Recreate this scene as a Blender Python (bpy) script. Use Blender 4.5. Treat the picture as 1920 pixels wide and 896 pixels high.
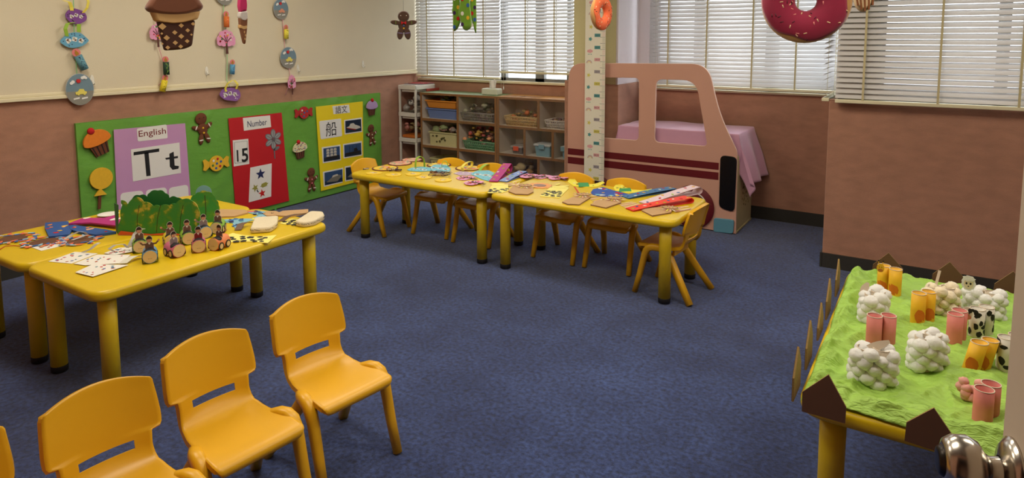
import bpy, math, random
from mathutils import Vector, Matrix, noise
random.seed(7)
SC = bpy.context.scene
for o in list(bpy.data.objects): bpy.data.objects.remove(o)
COL = SC.collection
PI = math.pi

# ------------------------------------------------------------------ camera
FPX, CYP, PITCH, YAW, ROLL, CAMH = 1251.75, 197.9, .10225, -.569911, -.0025954, 1.5
_f = Vector((math.sin(YAW)*math.cos(PITCH), math.cos(YAW)*math.cos(PITCH), -math.sin(PITCH)))
_r = Vector((math.cos(YAW), -math.sin(YAW), 0)); _u = _r.cross(_f)
_c, _s = math.cos(ROLL), math.sin(ROLL)
CR, CU, CF = _c*_r+_s*_u, -_s*_r+_c*_u, _f
CAM = Vector((0, 0, CAMH))
cd = bpy.data.cameras.new('camera'); cam = bpy.data.objects.new('camera', cd); COL.objects.link(cam)
cd.sensor_width = 36; cd.lens = FPX/1920*36; cd.shift_y = -(448-CYP)/1920; cd.clip_start = .02
m = Matrix((CR, CU, -CF)).transposed().to_4x4(); m.translation = CAM
cam.matrix_world = m; SC.camera = cam
# survey helpers: a sight line from the camera station meets a real plane of the room
def ray(u, v): return CR*((u-960)/FPX)+CU*((CYP-v)/FPX)+CF
def Zp(u, v, z=0): d = ray(u, v); return CAM+d*((z-CAMH)/d.z)
def Xp(u, v, x): d = ray(u, v); return CAM+d*(x/d.x)
def Yp(u, v, y): d = ray(u, v); return CAM+d*(y/d.y)

# ------------------------------------------------------------------ world, lights, exposure
SC.view_settings.view_transform = 'Standard'; SC.view_settings.look = 'None'
SC.view_settings.gamma = 1; SC.view_settings.use_curve_mapping = False
SC.view_settings.exposure = 0.0
W = bpy.data.worlds.new('daylight'); SC.world = W; W.use_nodes = True
bg = W.node_tree.nodes['Background']; bg.inputs[0].default_value = (.86, .93, 1.0, 1); bg.inputs[1].default_value = 4.5
def area(name, loc, sx, sy, power, col, rot=(0, 0, 0)):
    l = bpy.data.lights.new(name, 'AREA'); l.shape = 'RECTANGLE'; l.size = sx; l.size_y = sy
    l.energy = power; l.color = col
    o = bpy.data.objects.new(name, l); o.location = loc; o.rotation_euler = rot; COL.objects.link(o); return o
LAMPS = [(-3.4, 1.5), (-1.1, 1.3), (-3.3, 3.3), (-1.3, 3.1), (.7, 2.6)]
for i, (x, y) in enumerate(LAMPS):
    area('ceiling_lamp_light', (x, y, 2.60), 1.1, .5, 19, (1, .91, .76))

# ------------------------------------------------------------------ materials
def lin(c):
    return tuple(((x/255)/12.92 if x/255 <= .04045 else (((x/255)+.055)/1.055)**2.4) for x in c)
MATS = {}
def M(name, col, rough=.6, var=.0, scale=40, bump=0, bscale=200, metal=0, stretch=None, trans=0, emit=0, spec=.5, coat=0, sheen=0):
    if name in MATS: return MATS[name]
    m = bpy.data.materials.new(name); m.use_nodes = True; nt = m.node_tree; N = nt.nodes; L = nt.links
    p = N['Principled BSDF']; c = lin(col)
    p.inputs['Base Color'].default_value = (*c, 1); p.inputs['Roughness'].default_value = rough
    p.inputs['Metallic'].default_value = metal; p.inputs['Specular IOR Level'].default_value = spec
    p.inputs['Coat Weight'].default_value = coat; p.inputs['Sheen Weight'].default_value = sheen
    tc = N.new('ShaderNodeTexCoord'); mp = N.new('ShaderNodeMapping'); L.new(tc.outputs['Object'], mp.inputs[0])
    if stretch: mp.inputs['Scale'].default_value = stretch
    if var:
        n = N.new('ShaderNodeTexNoise'); n.inputs['Scale'].default_value = scale; n.inputs['Detail'].default_value = 6
        L.new(mp.outputs[0], n.inputs['Vector'])
        mx = N.new('ShaderNodeMixRGB'); mx.inputs[1].default_value = (*[x*(1-var) for x in c], 1)
        mx.inputs[2].default_value = (*[min(1, x*(1+var)) for x in c], 1)
        L.new(n.outputs[0], mx.inputs[0]); L.new(mx.outputs[0], p.inputs['Base Color'])
    if bump:
        n2 = N.new('ShaderNodeTexNoise'); n2.inputs['Scale'].default_value = bscale; n2.inputs['Detail'].default_value = 4
        L.new(mp.outputs[0], n2.inputs['Vector'])
        b = N.new('ShaderNodeBump'); b.inputs['Strength'].default_value = bump; b.inputs['Distance'].default_value = .01
        L.new(n2.outputs[0], b.inputs['Height']); L.new(b.outputs[0], p.inputs['Normal'])
    if trans:
        out = N['Material Output']; t = N.new('ShaderNodeBsdfTranslucent'); t.inputs[0].default_value = (*c, 1)
        ms = N.new('ShaderNodeMixShader'); ms.inputs[0].default_value = trans
        L.new(p.outputs[0], ms.inputs[1]); L.new(t.outputs[0], ms.inputs[2]); L.new(ms.outputs[0], out.inputs[0])
    if emit:
        p.inputs['Emission Color'].default_value = (*c, 1); p.inputs['Emission Strength'].default_value = emit
    MATS[name] = m; return m
def glassy(name, tint=(1, 1, 1), gloss=.08, rough=.02):
    m = bpy.data.materials.new(name); m.use_nodes = True; nt = m.node_tree; N = nt.nodes; L = nt.links
    t = N.new('ShaderNodeBsdfTransparent'); t.inputs[0].default_value = (*tint, 1)
    g = N.new('ShaderNodeBsdfGlossy'); g.inputs['Roughness'].default_value = rough
    ms = N.new('ShaderNodeMixShader'); ms.inputs[0].default_value = gloss
    L.new(t.outputs[0], ms.inputs[1]); L.new(g.outputs[0], ms.inputs[2]); L.new(ms.outputs[0], N['Material Output'].inputs[0])
    return m

# ------------------------------------------------------------------ builders
class Fr:
    """a flat frame in the room: p(a, b, h) = O + a U + b V + h N"""
    def __init__(s, O, U, V, N): s.O, s.U, s.V, s.N = Vector(O), Vector(U), Vector(V), Vector(N)
    def p(s, a, b, h=0): return s.O+s.U*a+s.V*b+s.N*h
def root_loc(p):
    l = Vector((0, 0, 0))
    while p: l += p.location; p = p.parent
    return l
class B:
    def __init__(s): s.v, s.f, s.m, s.sm = [], [], [], []
    def add(s, vs, fs, mi=0, sm=False):
        n = len(s.v); s.v += [Vector(v) for v in vs]
        for f in fs: s.f.append([n+i for i in f]); s.m.append(mi); s.sm.append(sm)
        return s
    def box(s, x0, x1, y0, y1, z0, z1, mi=0):
        v = [(x0,y0,z0),(x1,y0,z0),(x1,y1,z0),(x0,y1,z0),(x0,y0,z1),(x1,y0,z1),(x1,y1,z1),(x0,y1,z1)]
        return s.add(v, [(0,3,2,1),(4,5,6,7),(0,1,5,4),(1,2,6,5),(2,3,7,6),(3,0,4,7)], mi)
    def fbox(s, fr, a0, a1, b0, b1, h0, h1, mi=0):
        return s.fpoly(fr, [(a0,b0),(a1,b0),(a1,b1),(a0,b1)], mi, h0, h1)
    def prism(s, lo, hi, mi=0, sm=False):
        n = len(lo)
        s.add(list(lo)+list(hi), [list(range(n))[::-1], [n+i for i in range(n)]], mi)
        k = len(s.v)-2*n
        for i in range(n):
            j = (i+1) % n; s.f.append([k+i, k+j, k+n+j, k+n+i]); s.m.append(mi); s.sm.append(sm)
        return s
    def fpoly(s, fr, pts, mi=0, h0=0, h1=.002):
        return s.prism([fr.p(a, b, h0) for a, b in pts], [fr.p(a, b, h1) for a, b in pts], mi)
    def fdisc(s, fr, c, r, mi=0, h0=0, h1=.002, n=20, rot=0, wob=0, lobes=0):
        ra, rb = (r if isinstance(r, tuple) else (r, r)); P = []
        for i in range(n):
            t = 2*PI*i/n; k = 1+wob*math.cos(lobes*t); x, y = ra*k*math.cos(t), rb*k*math.sin(t)
            P.append((c[0]+x*math.cos(rot)-y*math.sin(rot), c[1]+x*math.sin(rot)+y*math.cos(rot)))
        return s.fpoly(fr, P, mi, h0, h1)
    def fdome(s, fr, c, r, mi=0, h0=0, h=.01, n=16, rot=0):
        ra, rb = (r if isinstance(r, tuple) else (r, r)); R = []
        for k in range(5):
            ph = k/4*PI/2*.98; cc, ss = math.cos(ph), math.sin(ph)
            R.append([fr.p(c[0]+cc*(ra*math.cos(t)*math.cos(rot)-rb*math.sin(t)*math.sin(rot)), c[1]+cc*(ra*math.cos(t)*math.sin(rot)+rb*math.sin(t)*math.cos(rot)), h0+h*ss) for t in [2*PI*i/n for i in range(n)]])
        return s.rings(R, mi, True, True)
    def fline(s, fr, pts, w, mi=0, h0=0, h1=.002):
        P = [Vector(p) for p in pts]; Lf, Rt = [], []
        for i, p in enumerate(P):
            d = (P[min(i+1, len(P)-1)]-P[max(i-1, 0)]); d = d.normalized() if d.length else Vector((1, 0))
            nn = Vector((-d.y, d.x))*(w/2); Lf.append(p+nn); Rt.append(p-nn)
        for i in range(len(P)-1):
            s.fpoly(fr, [tuple(Rt[i]), tuple(Rt[i+1]), tuple(Lf[i+1]), tuple(Lf[i])], mi, h0, h1)
        return s
    def rings(s, R, mi=0, sm=True, caps=True, closed=True):
        n = len(R[0]); k = len(s.v); s.v += [Vector(p) for r in R for p in r]
        for i in range(len(R)-1):
            for j in range(n if closed else n-1):
                j2 = (j+1) % n; s.f.append([k+i*n+j, k+i*n+j2, k+(i+1)*n+j2, k+(i+1)*n+j]); s.m.append(mi); s.sm.append(sm)
        if caps:
            s.f.append([k+j for j in range(n)][::-1]); s.m.append(mi); s.sm.append(False)
            s.f.append([k+(len(R)-1)*n+j for j in range(n)]); s.m.append(mi); s.sm.append(False)
        return s
    def tube(s, path, r, mi=0, n=12, sq=None, up=(0, 0, 1)):
        P = [Vector(p) for p in path]; R = []
        for i, p in enumerate(P):
            d = (P[min(i+1, len(P)-1)]-P[max(i-1, 0)]).normalized()
            u = Vector(up) if abs(d.dot(Vector(up))) < .95 else Vector((1, 0, 0))
            a = d.cross(u).normalized(); b = a.cross(d)
            rr = r[i] if isinstance(r, (list, tuple)) else r
            ra, rb = rr if isinstance(rr, tuple) else (rr, rr)
            ring = []
            for k in range(n):
                t = 2*PI*k/n; c, si = math.cos(t), math.sin(t)
                if sq: c = math.copysign(abs(c)**sq, c); si = math.copysign(abs(si)**sq, si)
                ring.append(p+a*(ra*c)+b*(rb*si))
            R.append(ring)
        return s.rings(R, mi)
    def lathe(s, prof, O, axis=(0, 0, 1), mi=0, n=20, caps=True):
        ax = Vector(axis).normalized(); u = ax.orthogonal().normalized(); w = ax.cross(u); O = Vector(O)
        return s.rings([[O+ax*h+(u*math.cos(2*PI*k/n)+w*math.sin(2*PI*k/n))*r for k in range(n)] for r, h in prof], mi, True, caps)
    def ball(s, c, r, mi=0, n=12, rings=7, lump=0, seed=0):
        rx, ry, rz = r if isinstance(r, tuple) else (r, r, r); R = []
        for i in range(rings+1):
            ph = -PI/2+PI*(i+.02)/(rings+.04); row = []
            for k in range(n):
                t = 2*PI*k/n; d = Vector((math.cos(ph)*math.cos(t), math.cos(ph)*math.sin(t), math.sin(ph)))
                q = 1+(lump*noise.noise(d*2.3+Vector((seed, seed*1.7, 0))) if lump else 0)
                row.append((c[0]+rx*d.x*q, c[1]+ry*d.y*q, c[2]+rz*d.z*q))
            R.append(row)
        return s.rings(R, mi)
    def ribbon(s, path, wv, mi=0, th=.0012):
        """a strip of paper following path, wv = half-width vector"""
        wv = Vector(wv); P = [Vector(p) for p in path]; R = []
        for i, p in enumerate(P):
            d = (P[min(i+1, len(P)-1)]-P[max(i-1, 0)]).normalized(); nn = d.cross(wv).normalized()*th
            R.append([p-wv-nn, p+wv-nn, p+wv+nn, p-wv+nn])
        return s.rings(R, mi, False)
    def text(s, fr, txt, c, h, mi=0, hh=.001, w=None, bold=0, rot=0):
        vs, ps = text_geo(txt, bold)
        xs = [v[0] for v in vs]; ys = [v[1] for v in vs]; x0, x1, y0, y1 = min(xs), max(xs), min(ys), max(ys)
        k = h/(y1-y0); kx = (w/(x1-x0)) if w else k
        def q(v):
            a = (v[0]-(x0+x1)/2)*kx; b = (v[1]-(y0+y1)/2)*k
            return fr.p(c[0]+a*math.cos(rot)-b*math.sin(rot), c[1]+a*math.sin(rot)+b*math.cos(rot), hh)
        return s.add([q(v) for v in vs], ps, mi)
    def build(s, name, mats, parent=None, bevel=0, label=None, solid=0, origin=None, seg=2, sub=0):
        me = bpy.data.meshes.new(name)
        if parent: org = root_loc(parent)
        elif origin is not None: org = Vector(origin)
        else:
            org = sum(s.v, Vector())/len(s.v); org.z = min(v.z for v in s.v)
        me.from_pydata([v-org for v in s.v], [], s.f)
        mats = mats if isinstance(mats, (list, tuple)) else [mats]
        for mt in mats: me.materials.append(mt)
        for p, mi, sm in zip(me.polygons, s.m, s.sm): p.material_index = mi; p.use_smooth = sm
        me.update()
        o = bpy.data.objects.new(name, me); COL.objects.link(o)
        if parent: o.parent = parent
        else: o.location = org
        if solid: md = o.modifiers.new('t', 'SOLIDIFY'); md.thickness = solid; md.offset = 0
        if bevel: md = o.modifiers.new('b', 'BEVEL'); md.width = bevel; md.segments = seg; md.limit_method = 'ANGLE'; md.angle_limit = .7
        if sub: md = o.modifiers.new('s', 'SUBSURF'); md.levels = md.render_levels = sub
        if label: o['label'] = label
        return o
_TG = {}
def text_geo(txt, bold=0):
    if (txt, bold) in _TG: return _TG[(txt, bold)]
    cu = bpy.data.curves.new('lettering', 'FONT'); cu.body = txt; cu.resolution_u = 4; cu.offset = bold
    ob = bpy.data.objects.new('lettering', cu); COL.objects.link(ob)
    dg = bpy.context.evaluated_depsgraph_get(); dg.update()
    me = bpy.data.meshes.new_from_object(ob.evaluated_get(dg))
    r = ([tuple(v.co) for v in me.vertices], [list(p.vertices) for p in me.polygons])
    bpy.data.objects.remove(ob); bpy.data.meshes.remove(me); bpy.data.curves.remove(cu)
    _TG[(txt, bold)] = r; return r
def plate(name, fr, outer, holes, th, mats, parent=None, bevel=.0):
    """a board cut to an outline with openings, standing in frame fr"""
    cu = bpy.data.curves.new('c', 'CURVE'); cu.dimensions = '2D'; cu.fill_mode = 'BOTH'; cu.extrude = th/2-bevel; cu.bevel_depth = bevel; cu.bevel_resolution = 2; cu.offset = -bevel
    for pts in [outer]+holes:
        sp = cu.splines.new('POLY'); sp.points.add(len(pts)-1); sp.use_cyclic_u = True
        for q, (a, b) in zip(sp.points, pts): q.co = (a, b, 0, 1)
    ob = bpy.data.objects.new('c', cu); COL.objects.link(ob)
    dg = bpy.context.evaluated_depsgraph_get(); dg.update(); me = bpy.data.meshes.new_from_object(ob.evaluated_get(dg))
    b = B()
    b.add([fr.p(v.co.x, v.co.y, v.co.z) for v in me.vertices], [list(p.vertices) for p in me.polygons])
    if isinstance(mats, list): b.m = [0 if abs(p.normal.z) > .8 else 1 for p in me.polygons]
    bpy.data.objects.remove(ob); bpy.data.meshes.remove(me)
    return b.build(name, mats, parent)
def rpoly(pts, rad, n=5):
    """round the corners of a polygon"""
    out = []; N = len(pts)
    for i in range(N):
        p0, p, p1 = Vector(pts[i-1]), Vector(pts[i]), Vector(pts[(i+1) % N]); r = rad[i] if isinstance(rad, (list, tuple)) else rad
        a, c = (p0-p), (p1-p); r = min(r, a.length*.48, c.length*.48)
        if r < 1e-5: out.append(tuple(p)); continue
        A, C = p+a.normalized()*r, p+c.normalized()*r
        for k in range(n+1):
            t = k/n; q = A*(1-t)**2+p*2*t*(1-t)+C*t*t; out.append((q.x, q.y))
    return out
def empty(name, loc, label, cat, group=None):
    o = bpy.data.objects.new(name, None); COL.objects.link(o); o.location = loc; o.empty_display_size = .05
    return tag(o, label, cat, group)
def tag(o, label, cat, group=None):
    o['label'] = label; o['category'] = cat
    if group: o['group'] = group
    return o
def struct(o): o['kind'] = 'structure'; return o
def dup(root, loc, rz, label):
    r = root.copy(); COL.objects.link(r); r.location = loc; r.rotation_euler = (0, 0, rz); r['label'] = label
    for ch in list(root.children):
        c = ch.copy(); COL.objects.link(c); c.parent = r
        for g in list(ch.children):
            d = g.copy(); COL.objects.link(d); d.parent = c
    return r

# ------------------------------------------------------------------ palette
cream = M('cream_painted_wall', (214, 203, 176), .75, .05, 3, .12, 260)
wallcarpet = M('pink_wall_carpet', (176, 128, 103), .95, .26, 9, .5, 260, stretch=(1, 1, 2.2), sheen=.2)
trimm = M('cream_trim', (222, 212, 178), .5, .03)
basem = M('dark_skirting', (52, 50, 44), .5, .15, 20)
ceilm = M('white_ceiling', (196, 192, 182), .9)
yellow = M('yellow_table_plastic', (217, 184, 18), .34, .05, 8, .03, 500)
yellow_leg = M('yellow_leg_paint', (216, 184, 22), .42, .12, 14, .05, 300)
amber = M('amber_chair_plastic', (226, 170, 22), .36, .04, 8, .05, 600)
black = M('black_rubber', (22, 20, 20), .6)
white_pl = M('white_plastic', (225, 222, 210), .4, .03)
slatm = M('white_blind_slat', (232, 230, 228), .4, .02, trans=.22)
tapem = M('beige_ladder_tape', (196, 184, 140), .8)
railm = M('cream_blind_rail', (222, 214, 178), .45)
alum = M('grey_window_frame', (120, 118, 112), .5)
wood = M('brown_shelf_edge', (140, 98, 58), .55, .25, 30, stretch=(1, 6, 1))
panelm = M('grey_white_shelf_panel', (208, 196, 180), .6, .08, 12)
oak = M('orange_wood_top', (196, 138, 66), .5, .2, 14, stretch=(1, 8, 1))
pinkp = M('pink_painted_board', (200, 152, 132), .45, .04, 6, .03, 100)
maroon = M('maroon_paint', (98, 14, 24), .45, .05)
paper = M('white_paper', (228, 226, 220), .7)
blackp = M('black_print', (18, 18, 20), .6)
red = M('red_print', (196, 30, 30), .5)

# ------------------------------------------------------------------ room shell
XL, YB, XR, YC, ZC = -4.846, 5.66, 2.05, 4.67, 2.66
fm = bpy.data.materials.new('navy_carpet'); fm.use_nodes = True
nt = fm.node_tree; N = nt.nodes; L = nt.links; p = N['Principled BSDF']; p.inputs['Roughness'].default_value = .95
p.inputs['Specular IOR Level'].default_value = .15; p.inputs['Sheen Weight'].default_value = .25
tc = N.new('ShaderNodeTexCoord')
def nz(scale, det=5, rough=.6):
    n = N.new('ShaderNodeTexNoise'); n.inputs['Scale'].default_value = scale; n.inputs['Detail'].default_value = det; n.inputs['Roughness'].default_value = rough
    L.new(tc.outputs['Object'], n.inputs['Vector']); return n
n1, n2, n3 = nz(1.4, 6, .7), nz(55, 3), nz(420, 2)
r1 = N.new('ShaderNodeValToRGB'); r1.color_ramp.elements[0].position = .35; r1.color_ramp.elements[1].position = .68
r1.color_ramp.elements[0].color = (*lin((28, 42, 84)), 1); r1.color_ramp.elements[1].color = (*lin((54, 72, 122)), 1)
L.new(n1.outputs[0], r1.inputs[0])
r2 = N.new('ShaderNodeValToRGB'); r2.color_ramp.elements[0].position = .38; r2.color_ramp.elements[1].position = .62
r2.color_ramp.elements[0].color = (.18, .18, .2, 1); r2.color_ramp.elements[1].color = (1.95, 1.95, 1.9, 1)
mxa = N.new('ShaderNodeMath'); mxa.operation = 'ADD'; L.new(n2.outputs[0], mxa.inputs[0]); L.new(n3.outputs[0], mxa.inputs[1])
mxb = N.new('ShaderNodeMath'); mxb.operation = 'MULTIPLY'; mxb.inputs[1].default_value = .5; L.new(mxa.outputs[0], mxb.inputs[0]); L.new(mxb.outputs[0], r2.inputs[0])
mm = N.new('ShaderNodeMixRGB'); mm.blend_type = 'MULTIPLY'; mm.inputs[0].default_value = 1
L.new(r1.outputs[0], mm.inputs[1]); L.new(r2.outputs[0], mm.inputs[2]); L.new(mm.outputs[0], p.inputs['Base Color'])
bp = N.new('ShaderNodeBump'); bp.inputs['Strength'].default_value = .8; bp.inputs['Distance'].default_value = .008
L.new(mxb.outputs[0], bp.inputs['Height']); L.new(bp.outputs[0], p.inputs['Normal'])
struct(B().box(XL-.1, XR+.1, -1.6, YB+.1, -.1, 0).build('floor', fm, origin=(0, 0, 0)))
struct(B().box(XL-.1, XR+.1, -1.6, YB+.1, ZC, ZC+.1).build('ceiling', ceilm))
# left wall: carpeted below a painted board, with a moulding between
ZT = 1.107
b = B(); b.box(XL-.1, XL, -.1, YB+.1, 0, ZT, 0); b.box(XL-.1, XL+.012, -.1, YB, ZT+.03, ZC, 1)
struct(b.build('wall_left', [wallcarpet, cream]))
b = B(); b.box(XL, XL+.03, -.1, YB, ZT, ZT+.024); b.box(XL, XL+.02, -.1, YB, ZT+.024, ZT+.044); struct(b.build('trim_1', trimm, bevel=.004))
struct(B().box(XL, XL+.012, -.1, YB, 0, .1).build('baseboard_left', basem))
# back wall: low carpeted wall, windows above, a boxed pillar between the windows
ZS = 1.04; PX0, PX1, PY = -2.71, -2.27, 5.2
b = B(); b.box(XL, -.585, YB, YB+.1, 0, ZS, 0); b.box(XL, -.585, YB, YB+.1, 2.5, ZC, 1); b.box(-2.45, -2.16, YB, YB+.1, ZS, 2.5, 1)
struct(b.build('wall_back', [wallcarpet, M('lit_lilac_paint', (222, 214, 216), .7, .03)]))  # wall fill takes the same pale tone as the pillar's lit side
struct(B().box(XL, PX0, YB-.03, YB, ZS-.005, ZS+.02).build('trim_2', trimm, bevel=.004))
struct(B().box(-2.2, -.585, YB-.03, YB, ZS-.005, ZS+.014).build('trim_3', trimm, bevel=.004))
struct(B().box(PX1, -.585, YB-.012, YB, 0, .102).build('baseboard_back', basem))
b = B(); b.box(PX0, PX1, PY, YB, 0, 1.097, 0); b.box(PX0+.01, PX1-.03, PY+.01, YB, 1.097, ZC, 1); b.box(PX1-.03, PX1-.01, PY+.01, YB, 1.097, ZC, 2); struct(b.build('wall_pillar', [wallcarpet, M('pillar_paint', (206, 198, 150), .7, .04), M('lit_lilac_paint', (222, 214, 216), .7, .03)], bevel=.004))  # right side face lit: its lighter lilac is put into the colour
# bay on the right: low wall with a window above it
b = B(); b.box(-.585, XR, YC, YC+.12, .0, 1.09); b.box(-.585, -.47, YC+.12, YB+.1, 0, 1.09); b.box(-.585, -.50, YC, YC+.06, 1.09, 1.10)
struct(b.build('wall_bay', wallcarpet, bevel=.006))
b = B(); b.box(-.50, -.34, YC+.02, YC+.12, 1.09, 2.5); b.box(-.53, XR, YC, YC+.12, 2.5, ZC); struct(b.build('wall_bay_post', M('post_paint', (150, 144, 116), .7)))
b = B(); b.box(-.583, XR, YC-.012, YC, 0, .095); b.box(-.597, -.585, YC-.012, YB, 0, .095); struct(b.build('baseboard_bay', basem))
# the sides nobody sees directly: they close the room round its lamps
struct(B().box(XR, XR+.1, -.1, YC+.12, 0, ZC).build('wall_right', wallcarpet))
struct(B().box(XL-.1, -.75, -.2, -.1, 0, ZC).build('wall_front', wallcarpet))
struct(B().box(.34, XR+.1, -.2, -.1, 0, ZC).build('wall_front_right', wallcarpet))
b = B(); b.box(-1.4, 1.0, -1.7, -1.6, 0, ZC); b.box(-1.5, -1.4, -1.7, -.2, 0, ZC); b.box(1.0, 1.1, -1.7, -.2, 0, ZC); b.box(-.75, .34, -.2, -.1, 2.1, ZC)
struct(b.build('wall_corridor', wallcarpet))
# windows
def window(n, x0, x1, y, z0, z1, mull, dirx=True):
    w = bpy.data.objects.new('window_%d' % n, None); COL.objects.link(w); struct(w)
    w.location = ((x0+x1)/2, y, z0)
    b = B(); t = .05
    def bb(a0, a1, c0, c1):
        if dirx: b.box(a0, a1, y, y+.05, c0, c1)
        else: b.box(y, y+.05, a0, a1, c0, c1)
    if not dirx: w.location = (y, (x0+x1)/2, z0)
    bb(x0, x1, z0, z0+t); bb(x0, x1, z1-t, z1); bb(x0, x0+t, z0, z1); bb(x1-t, x1, z0, z1)
    for a, hw in mull: bb(a-hw, a+hw, z0, z1)
    b.build('window_frame', alum, w)
    g = B()
    if dirx: g.box(x0, x1, y+.02, y+.026, z0, z1)
    else: g.box(y+.02, y+.026, x0, x1, z0, z1)
    g.build('window_pane', GL, w)
GL = glassy('window_glass')
window(1, XL, PX0, YB+.03, ZS, 2.5, [(-3.75, .03), (-3.32, .05), (-3.0, .02)])
window(2, -2.16, -.585, YB+.03, ZS, 2.5, [(-1.75, .04), (-1.15, .05)])
window(3, -.34, XR, YC+.06, 1.09, 2.5, [(.3, .03), (1.1, .03)])
window(4, YC+.12, YB, -.55, 1.09, 2.5, [], False)
# blinds
def blind(label, a0, a1, y, zb, zt, tapes, tilt, axis='x', sp=.0335, wid=.037, curve=0, group=None, cord=None):
    """a venetian blind: slats, bottom rail, ladder tapes, head rail"""
    c = ((a0+a1)/2, y, zb) if axis == 'x' else (y, (a0+a1)/2, zb)
    root = empty('venetian_blind', c, label, 'blind')
    def P(a, d, z): return (a, y+d, z) if axis == 'x' else (y+d, a, z)
    s = B(); n = int((zt-zb-.05)/sp); dx, dz = math.cos(tilt)*wid/2, math.sin(tilt)*wid/2
    for i in range(n):
        z = zb+.045+i*sp; j = random.uniform(-.05, .05); R = []
        ddx, ddz = math.cos(tilt+j)*wid/2, math.sin(tilt+j)*wid/2
        K = 6
        for a in (a0, a1):
            R.append([P(a, -ddx*(1-2*k/K), z-ddz*(1-2*k/K)+.0016*(1-(1-2*k/K)**2)) for k in range(K+1)]+[P(a, -ddx*(1-2*k/K), z-ddz*(1-2*k/K)+.0016*(1-(1-2*k/K)**2)-.0012) for k in range(K, -1, -1)])
        s.rings(R, 0, True)
    s.build('slats', slatm, root)
    r = B()
    if axis == 'x': r.box(a0, a1, y-.022, y+.022, zb, zb+.022)
    else: r.box(y-.022, y+.022, a0, a1, zb, zb+.022)
    r.build('bottom_rail', railm, root, bevel=.004)
    h = B()
    if axis == 'x': h.box(a0, a1, y-.03, y+.03, zt, zt+.05)
    else: h.box(y-.03, y+.03, a0, a1, zt, zt+.05)
    h.build('head_rail', railm, root, bevel=.004)
    for t in tapes:
        tb = B()
        for d in (-.021, .021):
            if axis == 'x': tb.box(t-.006, t+.006, y+d-.0008, y+d+.0008, zb+.01, zt)
            else: tb.box(y+d-.0008, y+d+.0008, t-.006, t+.006, zb+.01, zt)
        tb.build('ladder_tape', tapem, root)
    if cord is not None:
        cb = B()
        for k, q in enumerate(cord[0]): cb.tube([(q, y-.035, zt), (q+.004, y-.035, cord[1]+.03*k)], .0016, n=6); cb.lathe([(.003, 0), (.006, -.02), (.004, -.035)], (q+.004, y-.035, cord[1]+.03*k), n=8)
        cb.build('pull_cord', white_pl, root)
    return root
blind('white venetian blind over the window in the left corner, behind the white corner rack', XL+.02, -3.73, YB-.06, 1.075, 2.42, [-4.66, -4.3, -3.92], math.radians(58))
blind('white venetian blind between the corner window blind and the pillar, raised a little higher', -3.72, PX0-.005, YB-.06, 1.14, 2.42, [-3.42, -3.1], math.radians(48), cord=([-3.70, -3.67], .98))
blind('wide white venetian blind in the recess behind the pink bus cutout', -2.155, -.635, YB-.06, 1.065, 2.42, [-1.98, -1.65, -1.28, -.95], math.radians(58), cord=([-2.09, -2.07], 1.1))
blind('nearest white venetian blind on the bay at the right, partly behind the maroon doughnut', -.545, XR-.02, YC-.045, 1.085, 2.42, [-.39, .0, .38, .8, 1.2, 1.6], math.radians(58), wid=.036)
blind('narrow white venetian blind seen edge-on down the side of the bay', YC+.0, YB-.12, -.608, 1.085, 2.42, [4.9, 5.3], math.radians(28), axis='y', wid=.044)
# door, standing open into the room at the right
E = Vector((.0807, .894, 0)); dd = Vector((.24, -.97, 0)).normalized(); dn = Vector((dd.y, -dd.x, 0))  # dn points to the camera side
Fd = Fr(E, dd, (0, 0, 1), dn)
door = B(); door.fbox(Fd, 0, .76, .01, 2.08, -.04, 0); dro = door.build('door_1', M('beige_door_paint', (196, 178, 156), .6, .04), bevel=.003); struct(dro)
steel = M('brushed_steel', (200, 192, 180), .22, .05, 60, metal=1)
KZ = 1.033; kp = Fd.p(.038, KZ, 0)
b = B(); b.lathe([(.0, .0), (.036, .0), (.036, .003), (.028, .009), (.015, .013)], kp, dn, n=32, caps=False); b.build('rose', steel, dro)
b = B(); b.lathe([(.014, .012), (.0125, .022), (.016, .027), (.026, .033), (.0305, .043), (.029, .056), (.024, .064), (.017, .067), (.0, .0675)], kp, dn, n=32, caps=False); b.build('door_knob', steel, dro)
b = B(); b.lathe([(.0168, .0672), (.014, .071), (.009, .072), (.0, .072)], kp, dn, n=24, caps=False); b.build('knob_lock', M('dark_steel', (60, 56, 52), .3, metal=1), dro)
for i, (x, y) in enumerate(LAMPS):
    t = empty('ceiling_light', (x, y, 2.61), ['ceiling light panel above the left craft tables', 'ceiling light panel above the front row of chairs', 'ceiling light panel above the left end of the long tables', 'ceiling light panel above the open carpet', 'ceiling light panel above the farm table'][i], 'ceiling light')
    b = B(); b.box(x-.6, x+.6, y-.3, y-.27, 2.61, ZC); b.box(x-.6, x+.6, y+.27, y+.3, 2.61, ZC); b.box(x-.6, x-.57, y-.27, y+.27, 2.61, ZC); b.box(x+.57, x+.6, y-.27, y+.27, 2.61, ZC)
    b.build('frame', white_pl, t)
    B().box(x-.57, x+.57, y-.27, y+.27, 2.63, 2.64).build('diffuser', M('lamp_diffuser', (255, 244, 224), .5, emit=3), t)

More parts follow.
